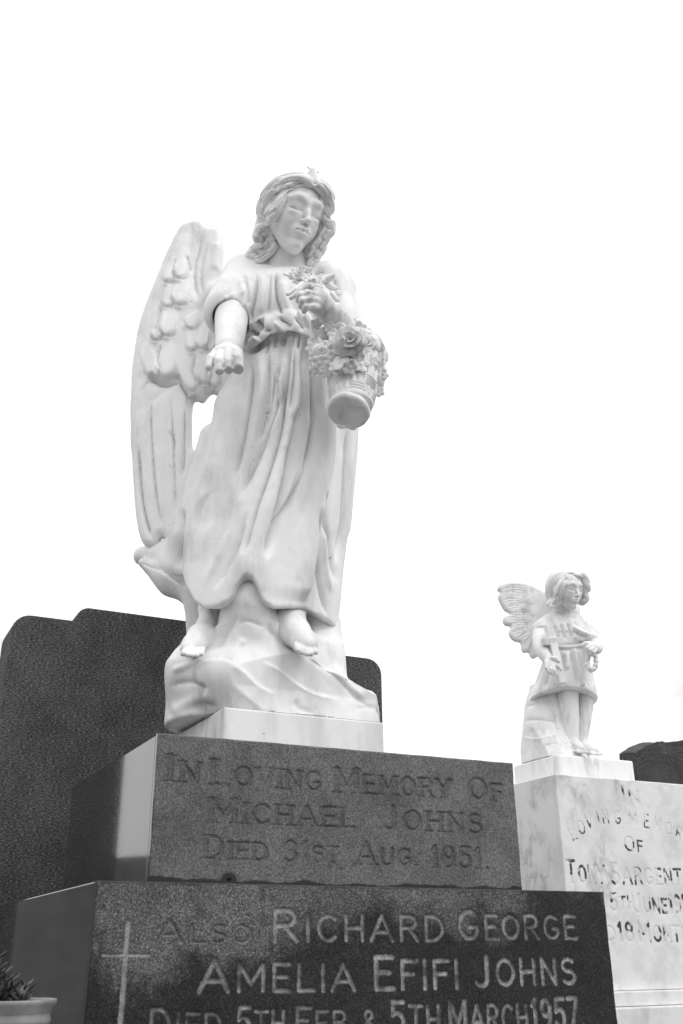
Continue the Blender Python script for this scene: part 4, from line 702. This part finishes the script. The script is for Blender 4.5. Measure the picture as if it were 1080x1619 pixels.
def leafy(u, vv, D, r, ang, seed):
    c = P(u, vv, D); R = r*px(u, vv, D); g = np.random.default_rng(seed); a = math.radians(ang); rad = np.array([math.cos(a), g.uniform(-.4, .4), -math.sin(a)]); rad /= np.linalg.norm(rad); tn = np.cross(rad, [g.uniform(-.3, .3), -1, g.uniform(-.3, .3)]); tn /= np.linalg.norm(tn)
    fr = np.stack([rad, tn, np.cross(rad, tn)], 1); V, Q = lump(lambda v: v.ell(c, (R, R*.48, R*.17), 0, 'u', fr), c, R*1.2, max(.0014, R/24)); q = (V-c)@fr/R
    V = V+fr[:, 2]*((.16*R*np.abs(q[:, 1])*2-.12*R*q[:, 0]**2)[:, None])+vnormals(V, Q)*(np.sin((q[:, 0]*1.0-np.abs(q[:, 1])*1.3)*16)*.02*R)[:, None]; return V, Q
FL = [('rose', 536, 522, 2.11, 14), ('rose', 552, 540, 2.055, 27), ('rose', 580, 546, 2.12, 20), ('rose', 508, 556, 2.10, 15), ('rose', 592, 568, 2.15, 14)]
BL = [(530, 584, 2.075, 12), (553, 580, 2.06, 13), (586, 582, 2.12, 13), (566, 560, 2.07, 12), (530, 552, 2.08, 13), (568, 520, 2.12, 13), (582, 530, 2.14, 12), (544, 512, 2.13, 11), (494, 552, 2.12, 12), (498, 582, 2.12, 11), (514, 588, 2.10, 10), (604, 592, 2.18, 11), (600, 600, 2.17, 9), (600, 620, 2.17, 9), (538, 576, 2.07, 17), (570, 577, 2.08, 15), (524, 566, 2.09, 13), (506, 574, 2.09, 14), (497, 566, 2.11, 10), (520, 548, 2.09, 12), (522, 517, 2.10, 10), (536, 515, 2.12, 10), (528, 530, 2.09, 11), (553, 512, 2.14, 12), (572, 524, 2.14, 12), (590, 540, 2.17, 11), (596, 556, 2.18, 9), (500, 512, 2.13, 10), (511, 526, 2.12, 9), (600, 574, 2.19, 9), (602, 586, 2.18, 8), (603, 598, 2.18, 9), (598, 612, 2.18, 8), (594, 622, 2.17, 7),
      (466, 432, 2.16, 9), (478, 428, 2.15, 9), (470, 444, 2.14, 9), (484, 440, 2.12, 10), (494, 448, 2.11, 9), (460, 438, 2.17, 7), (505, 445, 2.12, 9), (474, 436, 2.13, 8), (488, 430, 2.15, 8)]
LV = [(516, 440, 2.12, 15, -20), (524, 452, 2.13, 14, 40), (530, 470, 2.16, 12, 50), (500, 452, 2.10, 12, 20), (508, 460, 2.11, 13, 35), (535, 462, 2.17, 9, 60), (487, 510, 2.14, 13, 60), (494, 526, 2.13, 13, 80), (508, 540, 2.11, 10, 60), (478, 500, 2.15, 12, 50), (504, 500, 2.13, 10, 30), (535, 556, 2.07, 12, 20), (582, 532, 2.13, 12, 40), (606, 582, 2.19, 9, 80), (547, 520, 2.11, 13, 10), (560, 566, 2.08, 10, 30), (604, 608, 2.19, 9, 100), (490, 542, 2.13, 9, 90), (453, 434, 2.17, 6, 200), (540, 674, 2.14, 9, 0), (556, 676, 2.15, 8, 20)]
for i, (_, *a) in enumerate(FL): o = sobj('rose', rose(*a, i), M_ST, ang)
for i, a in enumerate(BL): o = sobj('blossom', blossom(*a, i+20), M_ST, ang)
for i, a in enumerate(LV): o = sobj('leaf', leafy(*a, i+60), M_ST, ang)
for o in list(sc.objects):
    if o.parent == ang and o.name.split('.')[0] in ('rose', 'blossom', 'leaf'): o.parent = bas      # everything shares the statue's origin
for o in bas.children: o.location = (0, 0, 0)

# ================================================================== the child angel
ch = thing('child_angel_statue', (2.52, 3.08, PZ), 'small white marble child angel with a cross, standing on the veined white pedestal', 'statue')
cpz = PZ+.104; box('plinth', (2.345, 2.955, PZ+.001), (2.70, 3.235, cpz), M_CH, ch, .008)
DC = 3.86
v = Vol(P(828, 1000, DC)*[1, 0, 0]+[-.05, 3.62, 1.40], [P(955, 1000, DC)[0]+.06, 4.06, P(900, 955, DC)[2]+.05], .0034)
Loft([(866, 925, 1025, DC, .078), (858, 931, 1045, DC, .086), (850, 937, 1068, DC, .098), (842, 942, 1090, DC, .108), (836, 946, 1115, DC, .115), (832, 948, 1135, DC, .12)]).add(v, .01)
Loft([(866, 926, 1035, DC, .074), (861, 929, 1012, DC, .082), (859, 927, 994, DC, .078), (863, 922, 980, DC, .062), (874, 912, 970, DC, .045)]).add(v, .012)
v.cone(P(868, 983, DC), P(858, 995, 3.83), .032, .042, .02); v.cone(P(918, 988, DC), P(934, 1004, 3.83), .030, .034, .02); v.cone(P(916, 998, 3.79), P(938, 1008, 3.78), .022, .018, .03)
hq2 = np.array([P(x, y, 3.755) for x, y in [(820, 1098), (832, 1098), (850, 1095), (873, 1090), (895, 1087), (915, 1088), (928, 1089), (946, 1095), (960, 1098)]])
v.put(lambda X, Y, Z: (np.interp(X.ravel(), hq2[:, 0], hq2[:, 2])[:, None, None]-np.clip((Y-3.84)/.08, 0, 1)*.02).astype(np.float32)-Z, v.lo, [v.lo[0]+.5, 4.06, 1.9], .008, 'i')
V, Q = v.mesh()
V = relief(V, Q, [('r', [(864, 1012), (885, 1018), (905, 1018), (925, 1014)], 2.5, -7, .1), ('r', [(862, 1022), (885, 1026), (905, 1026), (928, 1022)], 2, -5, .1), ('r', [(863, 1017), (885, 1022), (905, 1022), (926, 1018)], 3, 4, .1),
 ('r', [(907, 1024), (914, 1055), (922, 1086)], 3.2, 8, .05), ('r', [(901, 1026), (908, 1056), (916, 1086)], 2, -7), ('r', [(913, 1026), (920, 1056), (928, 1086)], 2, -7), ('r', [(890, 1030), (888, 1060), (884, 1086)], 4, -5), ('r', [(876, 1030), (868, 1060), (860, 1090)], 3.5, -6), ('r', [(866, 1035), (852, 1065), (845, 1092)], 3, -5),
 ('r', [(930, 1030), (935, 1060), (938, 1088)], 3, -5), ('r', [(897, 1030), (897, 1060)], 4, 4), ('r', [(875, 985), (880, 1000), (882, 1012)], 2.2, -5), ('r', [(886, 985), (890, 1000), (894, 1012)], 2.2, -7), ('r', [(896, 984), (901, 998), (906, 1010)], 2.2, -6), ('r', [(881, 984), (886, 1000)], 3, 4), ('r', [(891, 984), (897, 1000)], 3, 4),
 ('r', [(905, 982), (920, 990), (938, 1000)], 2.2, -6), ('r', [(904, 990), (918, 998), (934, 1004)], 2.4, 6), ('r', [(904, 996), (918, 1004), (930, 1008)], 2, -6), ('r', [(906, 1004), (915, 1010), (926, 1012)], 2.4, 5), ('s', [(845, 993), (858, 989), (870, 991), (875, 998)], 3, 5), ('r', [(872, 975), (876, 990), (873, 1008)], 2.4, -6),
 ('s', [(912, 976), (895, 974), (880, 966)], 2.5, -4)], .05, 2.0)
sobj('dress', (V, Q), M_CH, ch)
# head and limbs
CR = RotHead(31, 18, -2); CH_ = .158; CC = P(912, 932, 3.735)-CR@(np.array([0, .38, .02])*CH_)
v = Vol([P(848, 1050, 3.7)[0]-.02, 3.62, cpz-.002], [P(953, 1020, 3.7)[0]+.03, 3.97, CC[2]+.10], .0021); head(v, CC, CR, CH_, True); v.cone(CC+CR@(np.array([0, -.15, -.25])*CH_), P(895, 972, 3.85), .034, .040, .008); v.cone(P(878, 980, 3.87), P(912, 982, 3.87), .028, .028, .03)
v.cone(P(895, 985, 3.87), P(892, 1060, 3.87), .04, .045, .02); v.cone(P(862, 992, 3.85), P(928, 996, 3.86), .018, .018, .01); v.cone(P(892, 1060, 3.87), P(899, 1085, 3.84), .035, .03, .02); v.cone(P(892, 1060, 3.87), P(926, 1088, 3.86), .03, .03, .02)
tubes(v, [([(860, 988, 3.84), (854, 1008, 3.80), (857, 1028, 3.755), (867, 1044, 3.72)], [12, 12.5, 11, 8])], .004); v.ell(P(872, 1049, 3.71), (.022, .016, .022), .012)
fingers(v, [([(868, 1048, 3.70), (871, 1058, 3.69), (874, 1066, 3.69)], (3.4, 3, 2.5)), ([(873, 1050, 3.695), (877, 1060, 3.685), (880, 1067, 3.685)], (3.4, 3, 2.4)), ([(863, 1046, 3.70), (864, 1056, 3.69), (868, 1063, 3.69)], (3.2, 2.8, 2.4)),
            ([(877, 1048, 3.70), (883, 1054, 3.685), (887, 1059, 3.685)], (3.4, 2.9, 2.3)), ([(872, 1040, 3.70), (879, 1041, 3.69), (884, 1046, 3.685)], (3.4, 2.9, 2.4))], .002)
tubes(v, [([(930, 996, 3.84), (940, 1012, 3.80), (943, 1024, 3.75), (937, 1025, 3.70), (930, 1021, 3.68)], [10, 10, 10, 8, 6.5])], .004); v.ell(P(931, 1021, 3.685), (.020, .014, .016), .008)
fingers(v, [([(932, 1017, 3.68), (925, 1017, 3.67), (920, 1021, 3.67)], (3.2, 2.8, 2.2)), ([(934, 1022, 3.67), (928, 1024, 3.66), (928, 1030, 3.665)], (3.4, 3, 2.5)), ([(938, 1025, 3.67), (933, 1028, 3.66), (933, 1034, 3.665)], (3.4, 3, 2.5)), ([(942, 1028, 3.68), (938, 1031, 3.665), (938, 1036, 3.67)], (3.2, 2.8, 2.4))], .002)
tubes(v, [([(899, 1080, 3.83), (899, 1105, 3.83), (901, 1135, 3.83), (903, 1160, 3.83), (904, 1178, 3.83)], [17, 16, 14.5, 12, 11]), ([(927, 1082, 3.86), (926, 1110, 3.86), (923, 1140, 3.86), (921, 1165, 3.86), (922, 1181, 3.85)], [14, 12.5, 11, 9, 9])], .003)
v.chain([P(904, 1177, 3.83), P(912, 1181, 3.79), P(922, 1186, 3.755)], [11*px(904, 1177, 3.83), 8.5*px(904, 1177, 3.8), 5.5*px(904, 1177, 3.76)], .012); v.chain([P(922, 1180, 3.85), P(934, 1185, 3.82), P(946, 1190, 3.80)], [9*px(904, 1177, 3.83), 7.5*px(904, 1177, 3.8), 5*px(904, 1177, 3.76)], .012)
for i in range(5):
    v.cone(P(919+i*-3.2+3, 1186+i*.3, 3.757), P(925-i*3.2+3, 1189.5-i*.2, 3.742), .0075-.0007*i, .0055, .002); v.cone(P(945-i*3., 1189.5, 3.80), P(951-i*3.2, 1192.5, 3.787), .0065-.0006*i, .005, .002)
lg = v.mesh(); lg[0][:, 2] = np.maximum(lg[0][:, 2], cpz+.004)
sobj('body', lg, M_CH, ch)
# hair
v = bbox_vol([CC, P(868, 958, 3.85), P(930, 950, 3.85)], .10, .0022); Tc = lambda x, y, z: CC+CR@(np.array([x, y, z])*CH_)
v.ell(Tc(0, -.13, .16), np.array([.41, .46, .40])*CH_, 0, 'u', CR); v.ell(Tc(0, -.28, -.12), np.array([.36, .28, .36])*CH_, .03, 'u', CR); v.ell(Tc(0, .42, -.10), np.array([.275, .36, .47])*CH_, .01, 's', CR)
tubes(v, [([(916, 911, 3.735), (901, 910, 3.745), (888, 918, 3.765), (880, 930, 3.79), (876, 944, 3.81), (870, 955, 3.82)], [4, 7, 8, 8, 8, 5]), ([(890, 926, 3.76), (884, 940, 3.785), (880, 952, 3.80)], [5, 6, 5]), ([(905, 907, 3.75), (885, 912, 3.80), (876, 926, 3.83)], [6, 8, 8]),
          ([(912, 909, 3.745), (921, 911, 3.765), (927, 919, 3.78)], [6, 6.5, 6]), ([(908, 908, 3.79), (918, 911, 3.80), (924, 922, 3.82)], [8, 8, 8]), ([(893, 913, 3.725), (888, 926, 3.73), (884, 938, 3.745), (879, 951, 3.765)], [5, 7.5, 8, 6]), ([(923, 918, 3.77), (928, 928, 3.79), (923, 936, 3.80)], [5, 6, 5]), ([(924, 936, 3.80), (926, 946, 3.81), (920, 953, 3.82)], [5, 6, 5]), ([(878, 948, 3.80), (871, 954, 3.80), (866, 956, 3.80)], [7, 6, 3]), ([(884, 950, 3.77), (878, 957, 3.78), (871, 959, 3.79)], [6, 5, 3]), ([(920, 926, 3.79), (928, 930, 3.80), (931, 933, 3.80)], [6, 5, 3])], .003)
v.cone(P(918, 914, 3.80), P(917, 950, 3.85), .019, .018, .008)
V, Q = v.mesh(); hs = []
for c in [[(912, 908), (896, 913), (884, 926), (878, 942), (871, 955)], [(896, 905), (880, 916), (873, 932), (868, 950)], [(893, 922), (886, 938), (880, 953)], [(916, 908), (924, 914), (927, 926)], [(927, 928), (924, 940), (922, 950)]]:
    c = np.array(c, float); nrm = np.array([-(c[-1]-c[0])[1], (c[-1]-c[0])[0]]); nrm /= np.linalg.norm(nrm)
    for k in (-5, -2.5, 0, 2.5, 5): hs.append(('r', [tuple(p+nrm*(k+w)) for p, w in zip(c, R_.uniform(-.8, .8, len(c)))], R_.uniform(.8, 1.2), R_.uniform(-4.5, -2.2)))
for c in [[(868, 950), (876, 944), (884, 940)], [(870, 958), (879, 954), (887, 948)], [(919, 926), (926, 930), (931, 934)], [(919, 941), (924, 945), (928, 949)], [(890, 918), (902, 914), (914, 912)], [(886, 912), (900, 908), (912, 906)]]: hs.append(('r', c, 1.6, -7, .3))
sobj('hair', (relief(V, Q, hs, .05), Q), M_CH, ch)
# wings
q6 = lambda l: [(770+.287*x, 890+.287*y) for x, y in l]
CW = q6([(65, 125), (105, 112), (150, 108), (205, 112), (255, 128), (300, 150), (335, 178), (380, 260), (370, 380), (300, 420), (285, 500), (262, 526), (240, 520), (228, 494), (205, 496), (190, 482), (182, 440), (155, 434), (128, 412), (118, 386), (128, 352), (100, 345), (85, 322), (95, 296), (128, 284), (95, 262), (72, 225), (60, 190), (70, 165), (56, 148)])
CFE = []
for pts in ([(70, 175), (130, 160), (200, 170)], [(75, 150), (140, 135), (210, 145)], [(80, 210), (130, 195), (190, 200)], [(100, 250), (150, 235), (200, 240)], [(130, 285), (180, 270), (230, 280)], [(120, 345), (170, 330), (220, 330)], [(120, 390), (165, 375), (215, 365)], [(160, 430), (190, 400), (230, 385)], [(195, 470), (215, 430), (245, 400)], [(232, 500), (240, 460), (258, 420)], [(90, 300), (150, 300), (200, 310)]): CFE.append(('r', q6(pts), 1.3, -3.4, .35)); CFE.append(('r', q6([(x+6, y+13) for x, y in pts]), .9, -2.5, .4)); CFE.append(('r', q6([(x+10, y-12) for x, y in pts]), .9, -2.5, .4))
for x, y, rx, ry, a, m in [(215, 240, 28, 30, .5, 7), (205, 195, 22, 34, 1.2, 5), (250, 200, 24, 34, 1.1, 5), (265, 260, 24, 34, .6, 5), (225, 300, 24, 30, .4, 5), (180, 255, 16, 26, 1., 4)]: x_, y_ = q6([(x, y)])[0]; CFE.append(('b', (x_, y_), (rx*.287, ry*.287), m*.5, a))
q = [P(x, y, 3.95) for x, y in CW]; v = bbox_vol(q, .05, .0026); plate(v, spline(CW+[CW[0]], 3)[:-1], lambda x, y: 3.95-.0006*(x-850), .017, 0, .014); v.cone(P(868, 990, 3.95), P(858, 1030, 3.94), .03, .02, .02)
V, Q = v.mesh(); sobj('wing', (relief(V, Q, CFE, .05), Q), M_CH, ch)
v = bbox_vol([P(912, 958, 3.97), P(905, 1010, 3.97)], .07, .0032); v.cone(P(905, 964, 3.97), P(906, 1000, 3.97), .026, .035, .02); v.cone(P(910, 962, 3.98), P(909, 975, 3.98), .020, .022, .01); sobj('wing', v.mesh(), M_CH, ch)
# stump the child leans on
v = Vol(P(815, 1150, 3.92)*[1, 0, 0]+[-.04, 3.66, cpz-.004], [P(925, 1150, 3.92)[0]+.03, 4.12, 1.80], .0036)
Loft([(838, 896, 1085, 3.93, .07), (832, 898, 1102, 3.92, .08), (827, 899, 1125, 3.91, .09), (826, 900, 1155, 3.90, .10), (823, 903, 1175, 3.89, .11), (824, 935, 1200, 3.87, .125), (824, 940, 1225, 3.86, .13)]).add(v, .01)
V, Q = v.mesh(); W3 = V@RL2W.T; W3[:, 1] = np.maximum(W3[:, 1], 2.962); W3[:, 0] = np.clip(W3[:, 0], 2.354, 2.69); W3[:, 2] = np.maximum(W3[:, 2], cpz+.004); V = W3@RL2W
V = relief(V, Q, [('r', [(828, 1118), (850, 1112), (880, 1108)], 3, -6), ('r', [(826, 1140), (850, 1138), (884, 1142)], 3.5, -6), ('s', [(824, 1165), (850, 1168), (890, 1160)], 5, 6), ('r', [(840, 1150), (845, 1175), (850, 1195)], 4, -5), ('r', [(870, 1120), (874, 1150), (884, 1175)], 4, 4), ('r', [(860, 1180), (880, 1176), (900, 1186)], 3, -4)], .05)
sobj('tree_stump', (V+vnormals(V, Q)*(noise3(V, 30, 41, 4)*.003)[:, None], Q), M_CH, ch)
def obox(p0, p1, w, t, nd, name, m, parent, bev=.002):      # a squared bar from p0 to p1, its face turned to nd
    a = p1-p0; L = np.linalg.norm(a); a = a/L; u = np.cross(a, nd); u /= np.linalg.norm(u); n = np.cross(u, a); V = np.array([p0+a*L*i+u*w*(j-.5)+n*t*(k-.5) for i in (0, 1) for j in (0, 1) for k in (0, 1)])@RL2W.T-np.array(parent.location)
    o = obj(name, V, [(0, 1, 3, 2), (4, 6, 7, 5), (0, 4, 5, 1), (2, 3, 7, 6), (0, 2, 6, 4), (1, 5, 7, 3)], m, parent, smooth=False); b = o.modifiers.new('b', 'BEVEL'); b.width = bev; b.segments = 2; bm = None; return o
nd = np.array([.25, -1., -.2]); x0 = P(867, 990, 3.735); x1 = P(889, 1081, 3.725)
cr_o = obox(x0, x1, .030, .026, nd, 'cross', M_CH, ch); ba = x0+(x1-x0)*.27; sd_ = np.cross((x1-x0)/np.linalg.norm(x1-x0), nd); sd_ /= np.linalg.norm(sd_)
ob2 = obox(ba-sd_*.042, ba+sd_*.042, .028, .030, nd, 'cross_arm', M_CH, ch); ob2.parent = cr_o
lp = [P(936+7*math.cos(t), 1046+13*math.sin(t), 3.705) for t in np.linspace(0, 6.283, 12)]; v = bbox_vol(lp, .03, .0021); v.chain(lp, [.0085]*12, .003)
for i in range(0, 11): v.ell(lp[i]+R_.normal(size=3)*.002, (.011, .010, .010), .002)
V, Q = v.mesh(); sobj('flower_wreath', (V+vnormals(V, Q)*(noise3(V, 120, 51, 3)*.002)[:, None], Q), M_CH, ch)
# ================================================================== flower pot with a small succulent
M_POT, nt_, b_ = mat('grey_plastic_pot'); n_ = N_(nt_, 'ShaderNodeTexNoise', {'Scale': 30, 'Detail': 5}); nt_.links.new(geo(nt_), n_.inputs[0]); nt_.links.new(ramp(nt_, n_.outputs[0], [(.35, .19), (.65, .27)]), b_.inputs['Base Color']); b_.inputs['Roughness'].default_value = .45
M_SOIL = granite('dark_soil', .01, .06, .02, 160, .95, bump=.8); M_LEAF, nt_, b_ = mat('succulent_leaf'); n_ = N_(nt_, 'ShaderNodeTexNoise', {'Scale': 60, 'Detail': 4}); nt_.links.new(geo(nt_), n_.inputs[0]); nt_.links.new(ramp(nt_, n_.outputs[0], [(.35, .02), (.7, .09)]), b_.inputs['Base Color']); b_.inputs['Roughness'].default_value = .5
pc = P(18, 1580, 1.62); pr_ = (P(88, 1580, 1.62)-pc)[0]; pw = RL2W@pc
pot = thing('flower_pot', (pw[0], pw[1], .558), 'light grey round flower pot with rolled rim on the foundation step', 'flower pot')
ht = pw[2]-.558; prf = [(0, .0), (.70, 0), (.72, .04), (.80, .40), (.83, .55), (.845, .56), (.86, .60), (.865, .74), (.90, .76), (.905, .80), (.885, .82), (.90, .90), (.99, .95), (1., .98), (.995, 1.), (.94, 1.), (.92, .97), (.90, .86), (.86, .84)]
ns = 64; V = [(r*pr_*math.cos(t), r*pr_*math.sin(t), z*ht) for r, z in prf for t in np.linspace(0, 2*np.pi, ns, endpoint=False)]; F = [(i*ns+j, i*ns+(j+1) % ns, (i+1)*ns+(j+1) % ns, (i+1)*ns+j) for i in range(len(prf)-1) for j in range(ns)]
obj('pot_shell', V, F, M_POT, pot); V = [(0, 0, .86*ht)]+[(.87*pr_*math.cos(t), .87*pr_*math.sin(t), .84*ht) for t in np.linspace(0, 2*np.pi, ns, endpoint=False)]; obj('soil', V, [(0, 1+i, 1+(i+1) % ns) for i in range(ns)], M_SOIL, pot)
plant = thing('succulent_plant', (pw[0], pw[1], pw[2]-.02), 'dark spiky succulent growing in the light grey flower pot', 'plant')
def sprig(base, tip, r, nl, seed):
    g = np.random.default_rng(seed); V, F = [], []
    def spike(a, b, r0):
        a = np.array(a); b = np.array(b); d = b-a; u = np.cross(d, [.3, .2, 1]); u /= np.linalg.norm(u); w = np.cross(d, u); w /= np.linalg.norm(w); n = len(V)
        for t, k in ((0, .5), (.35, 1), (.75, .7), (1, .12)):
            for j in range(6): V.append(a+d*t+r0*k*(u*math.cos(j*1.047)+w*.6*math.sin(j*1.047)))
        for i in range(3):
            for j in range(6): F.append((n+i*6+j, n+i*6+(j+1) % 6, n+i*6+6+(j+1) % 6, n+i*6+6+j))
        F.append(tuple(range(n+23, n+17, -1)))
    spike(base, tip, r); base = np.array(base); tip = np.array(tip)
    for i in range(nl):
        t = .25+.75*i/nl; p = base+(tip-base)*t; an = i*2.4+g.random(); L = .022*(1.1-.5*t); spike(p, p+np.array([math.cos(an)*L, math.sin(an)*L, L*.8]), .0032)
    return V, F
g = np.random.default_rng(3)
for i, (x, y) in enumerate([(-4, 1510), (8, 1535), (42, 1557), (20, 1548), (-14, 1528), (30, 1566), (2, 1556), (-25, 1545), (14, 1562), (36, 1570)]):
    tp = RL2W@P(x, y, 1.60+.04*(g.random()-.5)*2); loc = np.array(plant.location); b0 = np.array([(tp-loc)[0]*.45, (tp-loc)[1]*.45, -.015]); V, F = sprig(b0, tp-loc, .0045, 14, i); obj('stem', V, F, M_LEAF, plant)
